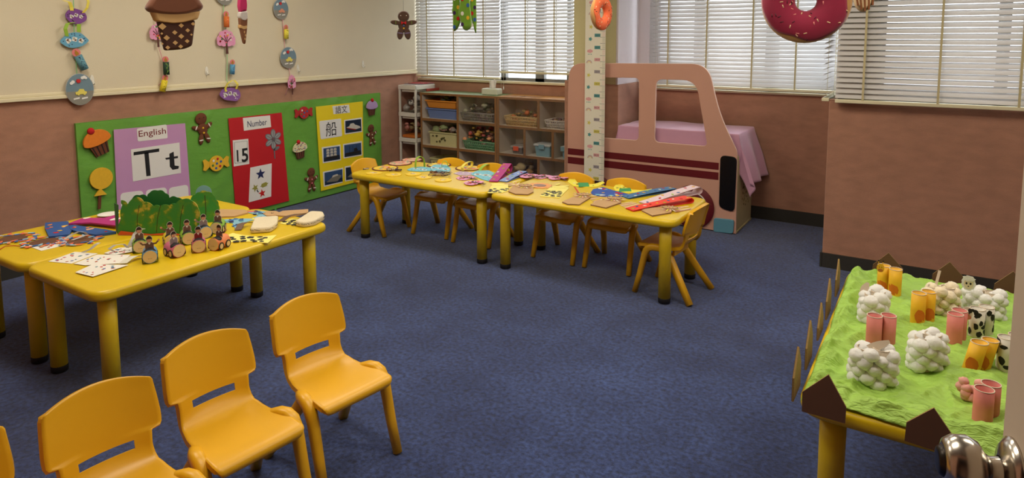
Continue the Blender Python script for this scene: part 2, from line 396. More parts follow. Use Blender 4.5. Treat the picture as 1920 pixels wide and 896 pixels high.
# ------------------------------------------------------------------ tables
def table(L_, W_, loc, label, rot=0, group=None):
    H, T = .5, .046
    t = empty('activity_table', (0, 0, 0), label, 'table', group)
    base = rpoly([(-L_/2, -W_/2), (L_/2, -W_/2), (L_/2, W_/2), (-L_/2, W_/2)], .075, 6)
    def ring(off, z): return [(x-math.copysign(off, x)*(1 if abs(x) > L_/2-.3 else .2), y-math.copysign(off, y), z) for x, y in base]
    R = [ring(.06, H-T+.004), ring(.012, H-T), ring(.003, H-T+.006), ring(0, H-T+.016), ring(0, H-.014), ring(.004, H-.005), ring(.010, H-.0012), ring(.018, H), ring(.06, H)]
    b = B(); b.rings(R, 0, True); b.build('tabletop', yellow, t)
    for sx in (-1, 1):
        for sy in (-1, 1):
            x, y = sx*(L_/2-.08), sy*(W_/2-.085)
            lg = B().lathe([(.034, .028), (.034, .3), (.035, H-T+.002)], (x, y, 0), n=24).build('leg', yellow_leg, t)
            B().lathe([(.030, 0), (.0345, .004), (.0348, .03), (.033, .034)], (x, y, 0), n=24).build('foot_cap', black, lg)
    t.location = loc; t.rotation_euler = (0, 0, rot); return t
TG = 'yellow activity tables'
table(1.235, .63, (-3.047, 3.77, 0), 'long yellow table at the left end of the back row, beside the yellow poster', group=TG)
table(1.235, .63, (-1.785, 3.77, 0), 'long yellow table at the right end of the back row, before the pink bus', group=TG)
table(1.2, .635, (-3.055, 1.845, 0), 'near yellow table of the left pair, with toy cars and leafy paper trees', rot=PI/2, group=TG)
table(1.2, .635, (-3.697, 1.838, 0), 'far yellow table of the left pair, next to the display board wall', rot=PI/2, group=TG)
table(1.24, .66, (.045, 2.52, 0), 'yellow table covered in green crepe paper as a toy farm', rot=PI/2, group=TG)

# ------------------------------------------------------------------ chairs (facing +x)
def make_chair():
    t = empty('childs_chair', (0, 0, 0), '', 'chair', 'yellow child chairs')
    # centre line of the one-piece shell, from front lip over the seat up the back: (x, z, half width, edge forward)
    prof = [(.166, .268, .128, 0), (.168, .280, .134, 0), (.164, .291, .139, 0), (.154, .2975, .142, 0), (.135, .300, .143, 0), (.10, .2985, .141, 0), (.06, .296, .137, 0), (.02, .2945, .133, 0),
            (-.02, .294, .129, 0), (-.05, .296, .126, .001), (-.075, .302, .122, .002), (-.095, .311, .119, .004), (-.108, .323, .116, .006), (-.117, .337, .114, .008), (-.123, .349, .113, .010),
            (-.127, .361, .113, .012), (-.130, .372, .1135, .013), (-.1325, .382, .1145, .013), (-.1340, .388, .116, .014), (-.135, .393, .1375, .015), (-.1365, .399, .1425, .015), (-.140, .414, .1435, .016), (-.146, .438, .1435, .017),
            (-.153, .464, .142, .018), (-.160, .492, .1405, .018), (-.167, .518, .1385, .018), (-.1705, .535, .137, .018), (-.173, .545, .134, .018), (-.176, .551, .131, .018)]
    NT = 26
    def pt(i, k):
        x, z, w, e = prof[i]; tt = -1+2*k/NT
        y = w*tt; back = i > 10
        xx = x+e*tt*tt*1.6
        zz = z
        if i <= 10: zz += .006*abs(tt)**3 * (1 if i > 4 else .2)
        if back: zz -= .024*tt*tt*max(0, (z-.40)/.15)
        return Vector((xx, y, zz))
    def nrm(i, k):
        a = pt(min(i+1, len(prof)-1), k)-pt(max(i-1, 0), k); c = pt(i, min(k+1, NT))-pt(i, max(k-1, 0))
        return a.cross(c).normalized()   # points down / backwards
    th = .0055; rim = .019
    def shell(i0, i1, name, slot=False):
        b = B(); n = NT+1
        F = [[pt(i, k) for k in range(n)] for i in range(i0, i1+1)]
        s0 = nrm((i0+i1)//2, NT//2); sg = 1 if (s0.z < 0 if i1 < 16 else s0.x < 0) else -1
        G = [[pt(i, k)+nrm(i, k)*sg*(th if 0 < k < NT else rim) for k in range(n)] for i in range(i0, i1+1)]
        # rounded front face edges
        for j in range(len(F)):
            for k in (0, NT): F[j][k] = F[j][k]+nrm(i0+j, k)*sg*.0035
        top = (i1 == len(prof)-1)
        if top: G[-1] = [g+Vector((-.012, 0, -.004)) for g in G[-1]]
        if i0 == 0: G[0] = [g+Vector((-.016, 0, -.006)) for g in G[0]]
        m_ = i1-i0+1; vs = [v for r in F for v in r]+[v for r in G for v in r]; o = n*m_; fs = []
        def hole(i, k): return slot and 14 <= i+i0 < 16 and 4.5 <= k < NT-5
        for i in range(m_-1):
            for k in range(NT):
                a, bb_, c, d = i*n+k, i*n+k+1, (i+1)*n+k+1, (i+1)*n+k
                if hole(i, k): continue
                fs += [(a, bb_, c, d), (o+d, o+c, o+bb_, o+a)]
                if hole(i+1, k) and i+1 < m_-1: fs.append((d, c, o+c, o+d))
                if i > 0 and hole(i-1, k): fs.append((bb_, a, o+a, o+bb_))
                if k < NT-1 and hole(i, k+1): fs.append((c, bb_, o+bb_, o+c))
                if k > 0 and hole(i, k-1): fs.append((a, d, o+d, o+a))
            fs += [(i*n, (i+1)*n, o+(i+1)*n, o+i*n), ((i+1)*n+NT, i*n+NT, o+i*n+NT, o+(i+1)*n+NT)]
        for k in range(NT): fs += [(k+1, k, o+k, o+k+1), ((m_-1)*n+k, (m_-1)*n+k+1, o+(m_-1)*n+k+1, o+(m_-1)*n+k)]
        b.add(vs, fs, 0, True); ob = b.build(name, amber, t); me = ob.data; cn = []
        for p_ in me.polygons:
            fF, fG = all(q < o for q in p_.vertices), all(q >= o for q in p_.vertices)
            for q in p_.vertices:
                if fF or fG:
                    i_, k_ = divmod(q % o, n); nn = nrm(i0+i_, k_)*sg*(1 if fG else -1)
                    if fF and k_ in (0, NT): sd = (pt(i0+i_, k_)-pt(i0+i_, NT//2)).normalized(); nn = (nn+sd*.9).normalized()
                    if fF and top and i_ == m_-1: nn = (nn+Vector((0, 0, .9))).normalized()
                    if fF and i0 == 0 and i_ == 0: nn = (nn+Vector((0, 0, -.5))).normalized()
                else: nn = p_.normal.copy()
                cn.append(nn)
        me.normals_split_custom_set(cn)
        return ob
    shell(0, 12, 'seat'); shell(12, len(prof)-1, 'backrest', True)
    for s in (-1, 1):
        b = B(); b.tube([(-.035, s*.110, .268), (-.005, s*.124, .279), (.03, s*.139, .290), (.060, s*.146, .292), (.083, s*.149, .284), (.097, s*.150, .264), (.108, s*.150, .235), (.135, s*.151, .12), (.166, s*.154, .004)],
                        [.012, .018, .021, .0215, .0215, .0205, .019, .0172, .0155], n=14, sq=.75)
        b.build('leg', amber, t)
        b = B(); b.tube([(.035, s*.085, .278), (-.005, s*.098, .262), (-.03, s*.108, .232), (-.10, s*.132, .125), (-.180, s*.163, .004)], [.017, .023, .0215, .0195, .018], n=12, sq=.6)
        b.build('leg', amber, t)
    b = B(); b.box(-.055, -.04, -.10, .10, .245, .292); b.box(.06, .07, -.13, .13, .262, .296); b.build('under_rib', amber, t, bevel=.002)
    return t
ch0 = make_chair()
CH = [((-1.768, 1.565), -8, 'amber plastic chair at the right end of the front row, nearest the open carpet'),
      ((-1.785, 1.185), -6, 'amber plastic chair second from the right end of the front row'),
      ((-1.745, .838), -6, 'amber plastic chair in the front row, cut by the bottom edge, no legs in view'),
      ((-1.815, .498), -6, 'sliver of an amber chair back at the lower left corner'),
      ((-3.635, 3.752), 4, 'yellow plastic chair at the left end of the back row of tables, facing its end'),
      ((-3.195, 3.97), -86, 'yellow chair behind the long tables, first from the display board side'),
      ((-2.80, 3.96), -87, 'yellow chair behind the long tables, just left of where the two tables meet'),
      ((-2.118, 3.975), -92, 'yellow chair behind the long tables, in front of the hanging height chart'),
      ((-1.738, 3.985), -89, 'yellow chair behind the long tables, farthest right of those along the back side'),
      ((-1.272, 3.742), 175, 'amber chair pushed in at the right end of the long tables, by the bus wheel'),
      ((.27, 2.36), 180, 'amber chair tucked under the farm table, glimpsed beside the door knob')]
for i, (xy, rz, lab) in enumerate(CH):
    if i == 0: ch0.location = (*xy, 0); ch0.rotation_euler = (0, 0, math.radians(rz)); ch0['label'] = lab
    else: dup(ch0, (*xy, 0), math.radians(rz), lab)

# ------------------------------------------------------------------ pink bus cutout
bus = empty('bus_cutout', (-1.95, 5.1, 0), 'tall pink wooden bus cutout with maroon stripes and two window openings', 'play panel')
Fb = Fr((0, 5.10, 0), (1, 0, 0), (0, 0, 1), (0, -1, 0))
def yb(u, v, y=5.10): q = Yp(u, v, y); return (q.x, q.z)
outer = rpoly([(-2.69, .02), (-2.69, 1.0), yb(1068, 118), yb(1328, 119.5), yb(1350, 215), yb(1383, 284), yb(1380, 438)], [0, .05, .17, .13, .25, .03, 0], 8)
w1 = rpoly([yb(1112, 145), yb(1199, 146), yb(1198, 263), yb(1105, 256)], .04, 5)
w2 = rpoly([yb(1231, 148.5), yb(1306, 150.5), yb(1327, 274), yb(1228, 266)], [.05, .11, .04, .04], 6)
cut = plate('bus_body', Fb, outer, [w1, w2], .02, [pinkp, M('pale_board_edge', (232, 200, 180), .5)], bus, bevel=.003)
b = B()
for a0, a1 in ((278.5, 290.3), (295, 307.5)):
    z = [yb(1132, a1+5.2)[1], yb(1132, a0+5.2)[1]]
    b.fbox(Fb, -2.685, -1.385, z[0], z[1], .0101, .0125)
b.build('stripe', maroon, bus)
def wheel(cx, cz):
    b = B(); b.lathe([(0, .010), (.166, .010), (.17, .013), (.17, .024), (.165, .028), (0, .028)], (cx, 5.10, cz), (0, -1, 0), n=48, caps=False)
    w = b.build('wheel', maroon, bus)
    b = B(); b.rings([[Vector((cx+(.118+.005*math.cos(q))*math.cos(t), 5.0715-.004*math.sin(q), cz+(.118+.005*math.cos(q))*math.sin(t))) for q in [2*PI*k/8 for k in range(8)]] for t in [2*PI*k/40 for k in range(41)]], 0, True, False)
    b.build('hub_ring', white_pl, w)
wheel(-1.578, .172); wheel(-2.42, .172)
hl = rpoly([yb(1352, 290), yb(1383, 294), yb(1378, 397), yb(1349, 388)], .04, 6)
b = B(); b.fpoly(Fb, hl, 0, .010, .02); b.build('headlight', M('black_gloss', (10, 10, 12), .25), bus, bevel=.002)
bm = rpoly([yb(1340, 407), yb(1378, 411), yb(1376, 437), yb(1339, 433)], .02, 4)
b = B(); b.fpoly(Fb, bm, 0, .010, .026); b.build('bumper', M('teal_blue_paint', (88, 140, 160), .5, .06), bus, bevel=.004)
# cream side panel with stamped marks, closing the bus at the right
side = M('cream_board', (186, 176, 130), .6, .1, 12)
b = B(); b.box(-1.262, -1.245, 5.112, 5.575, .02, .60); b.box(-1.262, -1.24, 5.112, 5.58, .005, .02)
sp = b.build('side_panel', side, bus, bevel=.002)
Fs = Fr((-1.2448, 0, 0), (0, 1, 0), (0, 0, 1), (1, 0, 0)); b = B(); rr = random.Random(3)
for q in range(34):
    a, c = rr.uniform(5.26, 5.48), rr.uniform(.17, .36)
    b.fdisc(Fs, (a, c), (rr.uniform(.006, .013), rr.uniform(.005, .011)), rr.choice((0, 1, 1)), .0002, .0008, 7, rr.uniform(0, 3))
b.build('stamped_marks', [M('dark_olive', (66, 60, 26), .7), M('olive_stamp', (120, 112, 50), .7)], sp)
# play counter behind the bus, under a lilac cloth
ct = empty('play_counter', (-1.72, 5.36, 0), 'low counter hidden behind the pink bus, carrying the lilac cloth', 'counter')
b = B(); b.box(-2.2, -1.28, 5.16, 5.6, .735, .76); b.build('counter_top', side, ct)
for x in (-2.19, -1.30): B().box(x, x+.02, 5.17, 5.59, 0, .735).build('side_board', side, ct)
lil = M('lilac_satin_cloth', (198, 148, 172), .5, .06, 10, sheen=.4)
X0, X1, Y0, Y1, zt = -2.23, -1.255, 5.13, 5.615, .765; R = []
def cl(a, c):
    dx = max(0, a-X1, X0-a); dy = max(0, Y0-c); sgn = 1 if a > X1 else -1
    d = math.hypot(dx, dy*1.0); x = min(max(a, X0), X1)+sgn*(dx*.30); y = max(c, Y0)-0*dy
    if d > 0: x += sgn*(.02*math.sin(c*19+1)*min(1, d*5) if dx > 0 else 0)
    y2 = y+(.10*dy if dx > .02 else .0)+(.012*math.sin(a*14)*(dy > 0) if False else 0)
    r = .018
    zz = zt-(d if d > r else d*d/(2*r))+.006*noise.noise(Vector((a*6, c*6, 0)))
    # the front corner hangs lower, drawn forward
    return Vector((x, y2, max(.04, zz)))
NX, NY = 90, 50; xs = [X0-.22+(X1+.38-(X0-.22))*i/NX for i in range(NX+1)]; ys = [Y0-.30+(Y1-Y0+.30)*j/NY for j in range(NY+1)]
V = [[cl(a, c) for c in ys] for a in xs]; b = B(); vs = [v for r in V for v in r]; fs = []
for i in range(NX):
    for j in range(NY):
        fs.append((i*(NY+1)+j, (i+1)*(NY+1)+j, (i+1)*(NY+1)+j+1, i*(NY+1)+j+1))
b.add(vs, fs, 0, True); o = b.build('tablecloth', lil, solid=.002); tag(o, 'lilac satin cloth hanging over the counter behind the pink bus', 'tablecloth')

# ------------------------------------------------------------------ hanging height chart
hc = empty('height_chart', (-2.41, 5.03, .29), 'long white height chart with coloured marks, hanging in front of the pink bus', 'height chart')
Fh = Fr((0, 5.04, 0), (1, 0, 0), (0, 0, 1), (0, -1, 0)); b = B()
hx0, hx1 = -2.502, -2.318
b.fbox(Fh, hx0, hx1, .295, ZC, 0, .0015, 0)
b.build('sheet', M('ivory_chart_paper', (226, 222, 204), .55, .03), hc)
teal, pk, gy, yl = M('teal_print', (70, 140, 140), .6), M('pink_print', (216, 160, 160), .6), M('grey_print', (160, 152, 156), .6), M('mustard_print', (206, 196, 90), .6)
dark = M('dark_grey_print', (66, 66, 70), .6); cols = [yl, gy, pk, teal]
b = B(); k = 0
for n in range(30, 260, 10):
    z = .312+(n-30)*.01; ci = 1+[0, 1, 2, 3, 0, 1, 2, 3][((n-30)//10) % 4] if False else 0
    seq = {30: 3, 40: 2, 50: 1, 60: 4, 70: 3, 80: 2, 90: 1, 100: 4, 110: 3, 120: 2, 130: 1, 140: 4}
    ci = seq.get(n, 1+(n//10) % 4)
    if z > ZC-.05: break
    b.fbox(Fh, hx1-.098, hx1-.046, z-.013, z+.014, .0016, .0022, ci)
    b.text(Fh, '%dCM' % n, (hx1-.072, z), .013, 0, .0026, w=.042)
    for q in range(10):
        zz = z-.016-q*.01; ln = .026 if q % 5 else .046
        if zz > .3: b.fbox(Fh, hx1-.002-ln, hx1-.002, zz-.0012, zz+.0012, .0016, .002, 0 if q % 5 == 0 else (5 if (n//10) % 2 else 1))
    a = hx0+.045+.012*math.sin(n*1.3)
    kind = (n//10) % 4; c0 = (a, z-.03)
    if kind == 0: b.fdisc(Fh, c0, .015, 3, .0016, .002, 10, wob=.4, lobes=5)
    elif kind == 1:
        for rr_, mi in ((.024, 2), (.019, 1), (.013, 3)): b.fline(Fh, [(c0[0]+rr_*math.cos(t), c0[1]+rr_*math.sin(t)) for t in [PI*i/10 for i in range(11)]], .004, mi, .0016, .002)
    elif kind == 2:
        for dx_, r_ in ((-.012, .012), (.004, .016), (.017, .011)): b.fdisc(Fh, (c0[0]+dx_, c0[1]), r_, 1, .0016+dx_*.001, .0021+dx_*.001, 14)
        for dx_ in (-.012, .002, .015): b.fdisc(Fh, (c0[0]+dx_, c0[1]-.026), (.003, .006), 4, .0016, .002, 8)
    else: b.fdisc(Fh, c0, .014, 4, .0016, .002, 20, wob=.35, lobes=5)
b.build('printed_marks', [dark, pk, gy, yl, teal, M('pale_mark', (150, 150, 120), .6)], hc)

# ------------------------------------------------------------------ display board with posters
XB = -4.82; Fw = Fr((XB, 0, 0), (0, 1, 0), (0, 0, 1), (1, 0, 0)); FW = Fr((XL+.012, 0, 0), (0, 1, 0), (0, 0, 1), (1, 0, 0))
def wb(u, v, x=XB): q = Xp(u, v, x); return (q.y, q.z)
green = M('green_crepe_wrap', (106, 164, 66), .30, .12, 5, .35, 9, stretch=(1, 1, 2.5))
# board face with soft pull creases in the wrap
b = B(); ny, nz_ = 90, 34; y0, y1, z0, z1 = 2.144, 5.02, .012, .935; vs, fs = [], []
for i in range(ny+1):
    for j in range(nz_+1):
        a, c = y0+(y1-y0)*i/ny, z0+(z1-z0)*j/nz_
        q = noise.noise(Vector((a*2.2+c*2.2, (a-c)*.5, 1)))*.012+abs(noise.noise(Vector((a*5-c*4, a*.8+c, 4))))*.016
        e = 0 if (i in (0, ny) or j in (0, nz_)) else 1
        vs.append((XB-.004+e*(min(q, .0078)-.0035), a, c))
for i in range(ny):
    for j in range(nz_): k = i*(nz_+1)+j; fs.append((k, k+nz_+1, k+nz_+2, k+1))
b.add(vs, fs, 0, True); b.box(XL+.001, XB-.0045, y0, y1, z0, z1)
o = b.build('display_board', green); tag(o, 'long board wrapped in creased green paper, leaning along the left wall', 'display board')
def poster(name, quad, th, mats, label, cat='poster', parent=None):
    b = B(); b.fpoly(Fw, quad, 0, .0045, .0045+th); return b
lilp = M('lilac_paper', (196, 146, 190), .6, .04, 6); redp = M('red_card', (190, 22, 30), .5, .06, 6); yelp = M('yellow_card', (238, 212, 20), .5, .04, 6)
greyp = M('grey_pencil', (110, 108, 112), .7); maro = M('dark_red_ink', (120, 24, 34), .6); navy = M('navy_ink', (24, 34, 84), .6)
h = .0085
# English
q = [wb(*a) for a in ((218, 391), (212, 243), (346, 231), (358, 378))]; q = [(q[0][0], .10), q[1], q[2], (q[3][0], .10)]
o = B().fpoly(Fw, q, 0, .005, h).build('poster', lilp); tag(o, 'lilac paper poster headed English with the letters T t', 'poster')
b = B(); b.fpoly(Fw, rpoly([wb(257, 265), wb(255, 241), wb(311, 233), wb(313, 259)], .012), 0, h, h+.0015); b.text(Fw, 'English', [(x+y)/2 for x, y in zip(wb(258, 252), wb(310, 247))], .058, 1, h+.003, w=.20); c1 = b.build('title_card', [paper, maro], o)
b = B(); b.fpoly(Fw, [wb(248, 340), wb(244, 280), wb(335, 267), wb(338, 324)], 0, h, h+.002)
# capital T and a heavy lower-case t
T0 = wb(248, 282); 
b.fpoly(Fw, [wb(249, 291), wb(249, 285), wb(297, 278), wb(297, 284)], 1, h+.002, h+.003); b.fpoly(Fw, [wb(269, 286), wb(277, 285), wb(281, 329), wb(273, 330)], 1, h+.002, h+.003)
b.fpoly(Fw, [wb(316, 288), wb(324, 284), wb(326, 310), wb(334, 311), wb(333, 316), wb(322, 318), wb(317, 312)], 1, h+.002, h+.003); b.fpoly(Fw, [wb(308, 296), wb(332, 292), wb(332, 296), wb(310, 299)], 1, h+.002, h+.0032)
b.build('letter_card', [paper, blackp], o)
for (a, a2, t) in (((224, 362), (270, 356), 0), ((272, 356), (314, 350), 0), ((315, 352), (354, 345), 0)):
    y0_, z0_ = wb(*a); y1_, _ = wb(*a2); b = B(); b.fpoly(Fw, rpoly([(y0_, z0_-.22), (y1_-.012, z0_-.2), (y1_-.012, wb(*a2)[1]), (y0_, z0_)], .03), 0, h, h+.0016)
    b.build('blank_card', paper, o)
# Number
q = [wb(427, 222), wb(527, 211), wb(541, 376), (wb(437, 300)[0], .055)]
o = B().fpoly(Fw, q[::-1], 0, .005, h).build('poster', redp); tag(o, 'red card poster headed Number with the figure 15', 'poster')
b = B(); b.fpoly(Fw, [wb(456, 245), wb(454, 221), wb(505, 216), wb(507, 238)], 0, h, h+.0015); b.text(Fw, 'Number', [(x+y)/2 for x, y in zip(wb(459, 233), wb(502, 228))], .052, 1, h+.003, w=.19); b.build('title_card', [paper, navy], o)
b = B(); b.fpoly(Fw, [wb(437, 312), wb(435, 263), wb(464, 260), wb(466, 307)], 0, h, h+.002)
b.fline(Fw, [wb(439, 306), wb(438, 267), wb(462, 264), wb(463, 303), wb(439, 306)], .003, 1, h+.002, h+.0026)
b.fpoly(Fw, [wb(442, 281), wb(445, 281), wb(446, 303), wb(443, 303)], 1, h+.002, h+.003)
b.text(Fw, '5', wb(457.5, 290.5), .115, 1, h+.003, w=.062, bold=.02); b.build('number_card', [paper, blackp], o)
b = B(); c0 = wb(511, 261)
for k_ in range(6):
    t = PI/2+k_*PI/3; cc = (c0[0]+.050*math.cos(t), c0[1]+.050*math.sin(t)); b.fdisc(Fw, cc, (.040, .025), 0, h, h+.003, 16, t); b.fdisc(Fw, cc, (.033, .019), 1, h+.003, h+.0036, 16, t); b.fline(Fw, [c0, (c0[0]+.08*math.cos(t), c0[1]+.08*math.sin(t))], .004, 0, h+.0036, h+.0042)
b.fline(Fw, [c0, wb(514, 297)], .010, 0, h, h+.003); b.fdisc(Fw, wb(517, 278), (.034, .015), 0, h, h+.003, 14, .3); b.build('flower_cutout', [greyp, M('silver_paper', (150, 150, 150), .5)], o)
def star(b, c, r, mi, rot=0, h0=h, k=.42):
    b.fpoly(Fw, [(c[0]+(r if i % 2 == 0 else r*k)*math.cos(PI/2+rot+PI*i/5), c[1]+(r if i % 2 == 0 else r*k)*math.sin(PI/2+rot+PI*i/5)) for i in range(10)], mi, h0, h0+.002)
b = B(); b.fpoly(Fw, [wb(465, 379), wb(468, 314), wb(508, 306), wb(507, 368)], 0, h, h+.002); star(b, wb(487, 326), .048, 1, h0=h+.002)
star(b, wb(477, 352), .034, 2, .4, h+.002); star(b, wb(490, 362), .036, 3, .1, h+.002); b.fdisc(Fw, wb(494, 346), (.036, .018), 2, h+.002, h+.004, 14, .2, .2, 6); b.fline(Fw, [wb(480, 356), wb(483, 360)], .008, 4, h+.002, h+.004)
b.build('starfish_card', [paper, navy, M('khaki_ink', (150, 146, 60), .6), red, blackp], o)
# Chinese language poster
q = [wb(601, 358), wb(591, 200), wb(679, 190), wb(681, 340)]; q[3] = (q[3][0], q[0][1]+.004)
o = B().fpoly(Fw, q, 0, .005, h).build('poster', yelp); tag(o, 'yellow card poster with Chinese characters and five photographs of boats', 'poster')
b = B(); b.fpoly(Fw, [wb(624, 214), wb(622, 199), wb(653, 196), wb(655, 211)], 0, h, h+.0015); b.text(Fw, '語文', wb(638.5, 205), .072, 1, h+.003); b.build('title_card', [paper, blackp], o)
b = B(); b.fpoly(Fw, rpoly([wb(600, 261), wb(597, 227), wb(638, 222), wb(640, 255)], .015), 0, h, h+.002); b.text(Fw, '船', wb(619.5, 241.5), .135, 1, h+.003); b.build('character_card', [paper, blackp], o)
sea, sky_, hull, sail = M('photo_sea', (30, 44, 62), .3, .3, 30), M('photo_sky', (52, 78, 116), .3, .15, 20), M('photo_dark_hull', (38, 34, 34), .3), M('photo_sail', (196, 190, 176), .4, .1)
redh = M('photo_red_hull', (150, 40, 34), .3)
for kind, quad in ((0, ((645, 252), (644, 225), (677, 220), (678, 247))), (1, ((604, 306), (602, 276), (637, 271), (638, 300))), (2, ((643, 297), (642, 270), (677, 264), (678, 291))), (3, ((606, 350), (604, 322), (642, 314), (641, 342))), (4, ((646, 340), (645, 312), (677, 306), (678, 334)))):
    P = [wb(*a) for a in quad]; b = B(); b.fpoly(Fw, P, 0, h, h+.0015); y_0, z_0 = P[0]; y_1 = P[2][0]; z_1 = (P[1][1]+P[2][1])/2; w_, h_ = y_1-y_0, z_1-z_0; e = .011
    def fp(a, c): return (y_0+e+(w_-2*e)*a, z_0+e+(h_-2*e)*c+(P[3][1]-P[0][1])*a)
    H1, H2, H3 = h+.0015, h+.0022, h+.003
    b.fpoly(Fw, [fp(0, 0), fp(1, 0), fp(1, 1), fp(0, 1)], 2 if kind in (1, 2, 3) else 1, H1, H2); b.fpoly(Fw, [fp(0, 0), fp(1, 0), fp(1, .3), fp(0, .3)], 1, H2, H3-.0004)
    if kind == 0: b.fpoly(Fw, [fp(.05, .45), fp(.6, .2), fp(.95, .28), fp(.9, .42), fp(.6, .6), fp(.5, .75), fp(.3, .72), fp(.25, .55)], 4, H3, H3+.0006); b.fpoly(Fw, [fp(.1, .36), fp(.62, .14), fp(.66, .22), fp(.1, .43)], 5, H3+.0006, H3+.001)
    elif kind == 1:
        b.fpoly(Fw, [fp(.08, .3), fp(.2, .14), fp(.8, .14), fp(.95, .36)], 3, H3, H3+.0006)
        for a in (.25, .48, .7):
            for c in (.34, .55, .75): b.fpoly(Fw, [fp(a-.09, c), fp(a+.1, c), fp(a+.08, c+.17), fp(a-.07, c+.17)], 4, H3+.0006, H3+.001)
    elif kind == 2:
        b.fpoly(Fw, [fp(.05, .32), fp(.12, .16), fp(.85, .16), fp(.97, .38), fp(.5, .34)], 3, H3, H3+.0006)
        for a in (.3, .5, .72): b.fline(Fw, [fp(a, .3), fp(a, .85)], .003, 3, H3, H3+.0006)
        b.fpoly(Fw, [fp(.55, .36), fp(.8, .4), fp(.72, .66), fp(.56, .62)], 3, H3, H3+.0006)
    else: b.fpoly(Fw, [fp(.08, .22), fp(.7, .1), fp(.95, .5), fp(.8, .62), fp(.5, .66), fp(.3, .42)], 6, H3, H3+.0006); b.fpoly(Fw, [fp(.4, .5), fp(.75, .58), fp(.7, .7), fp(.45, .66)], 4, H3+.0006, H3+.001)
    b.build('boat_photograph', [paper, sea, sky_, hull, sail, redh, M('photo_grey_hull', (120, 116, 104), .4)], o)
# felt cut-outs pinned on the board
orf, redf, brf, yef, whf, lif = M('orange_felt', (226, 128, 36), .9, .12, 60), M('red_felt', (190, 24, 30), .9, .08), M('brown_felt', (104, 56, 30), .9, .12, 40), M('yellow_felt', (226, 178, 42), .9, .12, 60), M('white_felt', (232, 226, 214), .8), M('lilac_felt', (176, 148, 190), .9, .05)
pkf, crf, dkf, blf, grf = M('pink_felt', (226, 110, 130), .8), M('cream_felt', (222, 214, 170), .9), M('dark_felt', (36, 22, 20), .9), M('blue_felt', (50, 96, 160), .8), M('green_felt', (66, 120, 50), .8)
HF = .006
def cupcake(u, v, w, top, label, dots=None, tilt=0, cherry=True):
    c = wb(u, v); b = B(); k = w
    def R_(a, bb_): return (c[0]+(a*math.cos(tilt)-bb_*math.sin(tilt))*k, c[1]+(a*math.sin(tilt)+bb_*math.cos(tilt))*k)
    b.fpoly(Fw, [R_(-.34, -.05), R_(-.24, -.55), R_(.24, -.55), R_(.34, -.05)], 0, HF, HF+.012)
    for a in (-.2, -.07, .07, .2): b.fpoly(Fw, [R_(a-.02, -.54), R_(a+.02, -.54), R_(a*1.3+.02, -.05), R_(a*1.3-.02, -.05)], 2, HF+.012, HF+.0135)
    cup = b.build('cupcake_cutout', [brf, top, dkf, redf, blf, grf]); tag(cup, label, 'wall craft')
    b = B(); b.fpoly(Fw, [R_(.5*math.cos(t), (.42 if math.sin(t) > 0 else .16)*math.sin(t)) for t in [2*PI*i/28 for i in range(28)]], 0, HF+.004, HF+.02)
    if dots:
        rr = random.Random(5)
        for i in range(26):
            a, bb_ = rr.uniform(-.4, .4), rr.uniform(-.08, .34)
            if (a/.5)**2+(bb_/.42)**2 < .8: b.fdisc(Fw, R_(a, bb_), .005, 1+i % 3, HF+.02, HF+.0212, 8)
    b.build('icing', [top, dkf, redf, blf], cup, bevel=.003)
    if cherry: b = B(); b.fdome(Fw, R_(0 if not tilt else -.08, .44), .13*k, 0, HF+.016, .016); b.build('cherry', redf, cup)
cupcake(180, 264, .185, orf, 'orange felt cupcake with a red cherry at the top left of the green board', tilt=.32)
cupcake(560, 279, .155, crf, 'white dotted cupcake cut-out in the middle of the green board', dots=True, tilt=.1)
cupcake(695, 200, .155, lif, 'lilac cupcake cut-out in the top right corner of the green board')
def ginger(fr, c, s, label, name='gingerbread_cutout', mats=None, th=.01, extra=0, tilt=0, h0=.006, cat='wall craft', parts='white'):
    mats = mats or [brf, whf, yef, dkf, redf, blf, grf]
    b = B()
    def R_(a, bb_): return (c[0]+(a*math.cos(tilt)-bb_*math.sin(tilt))*s, c[1]+(a*math.sin(tilt)+bb_*math.cos(tilt))*s)
    for (a, bb_, ra, rb, rt) in ((0, .30, .19, .18, 0), (0, -.02, .16, .2, 0), (-.2, .05, .15, .07, -.5), (.2, .05, .15, .07, .5), (-.1, -.30, .08, .18, -.25), (.1, -.30, .08, .18, .25)):
        b.fdome(fr, R_(a, bb_), (ra*s, rb*s), 0, h0, th, 18, rt+tilt)
    return b, R_
def gingerman(u, v, s, label, btn, tilt=0):
    c = wb(u, v); b, R_ = ginger(Fw, c, s, label, tilt=tilt); H = .006+.0095
    o = b.build('gingerbread_cutout', brf); tag(o, label, 'wall craft')
    b = B()
    for a in (-.07, .07): b.fdisc(Fw, R_(a, .33), .018*s, 1, H, H+.0012, 8)
    for a, bb_, t in ((-.21, .07, 1.1), (.21, .07, -1.1), (-.12, -.33, .1), (.12, -.33, -.1)): b.fdisc(Fw, R_(a, bb_), (.07*s, .018*s), 0, H-.001, H+.002, 10, t)
    for bb_ in (.02, -.13): b.fdome(Fw, R_(0, bb_), .035*s, 2, H-.001, .005, 10)
    b.build('icing_details', [whf, dkf, btn], o)
gingerman(379, 241, .26, 'brown gingerbread cut-out between the lilac and red posters', yef, .12)
gingerman(583, 337, .235, 'brown gingerbread cut-out with pink buttons, lower left of the yellow poster', pkf)
gingerman(696, 253, .23, 'brown gingerbread cut-out right of the yellow poster', crf, .1)
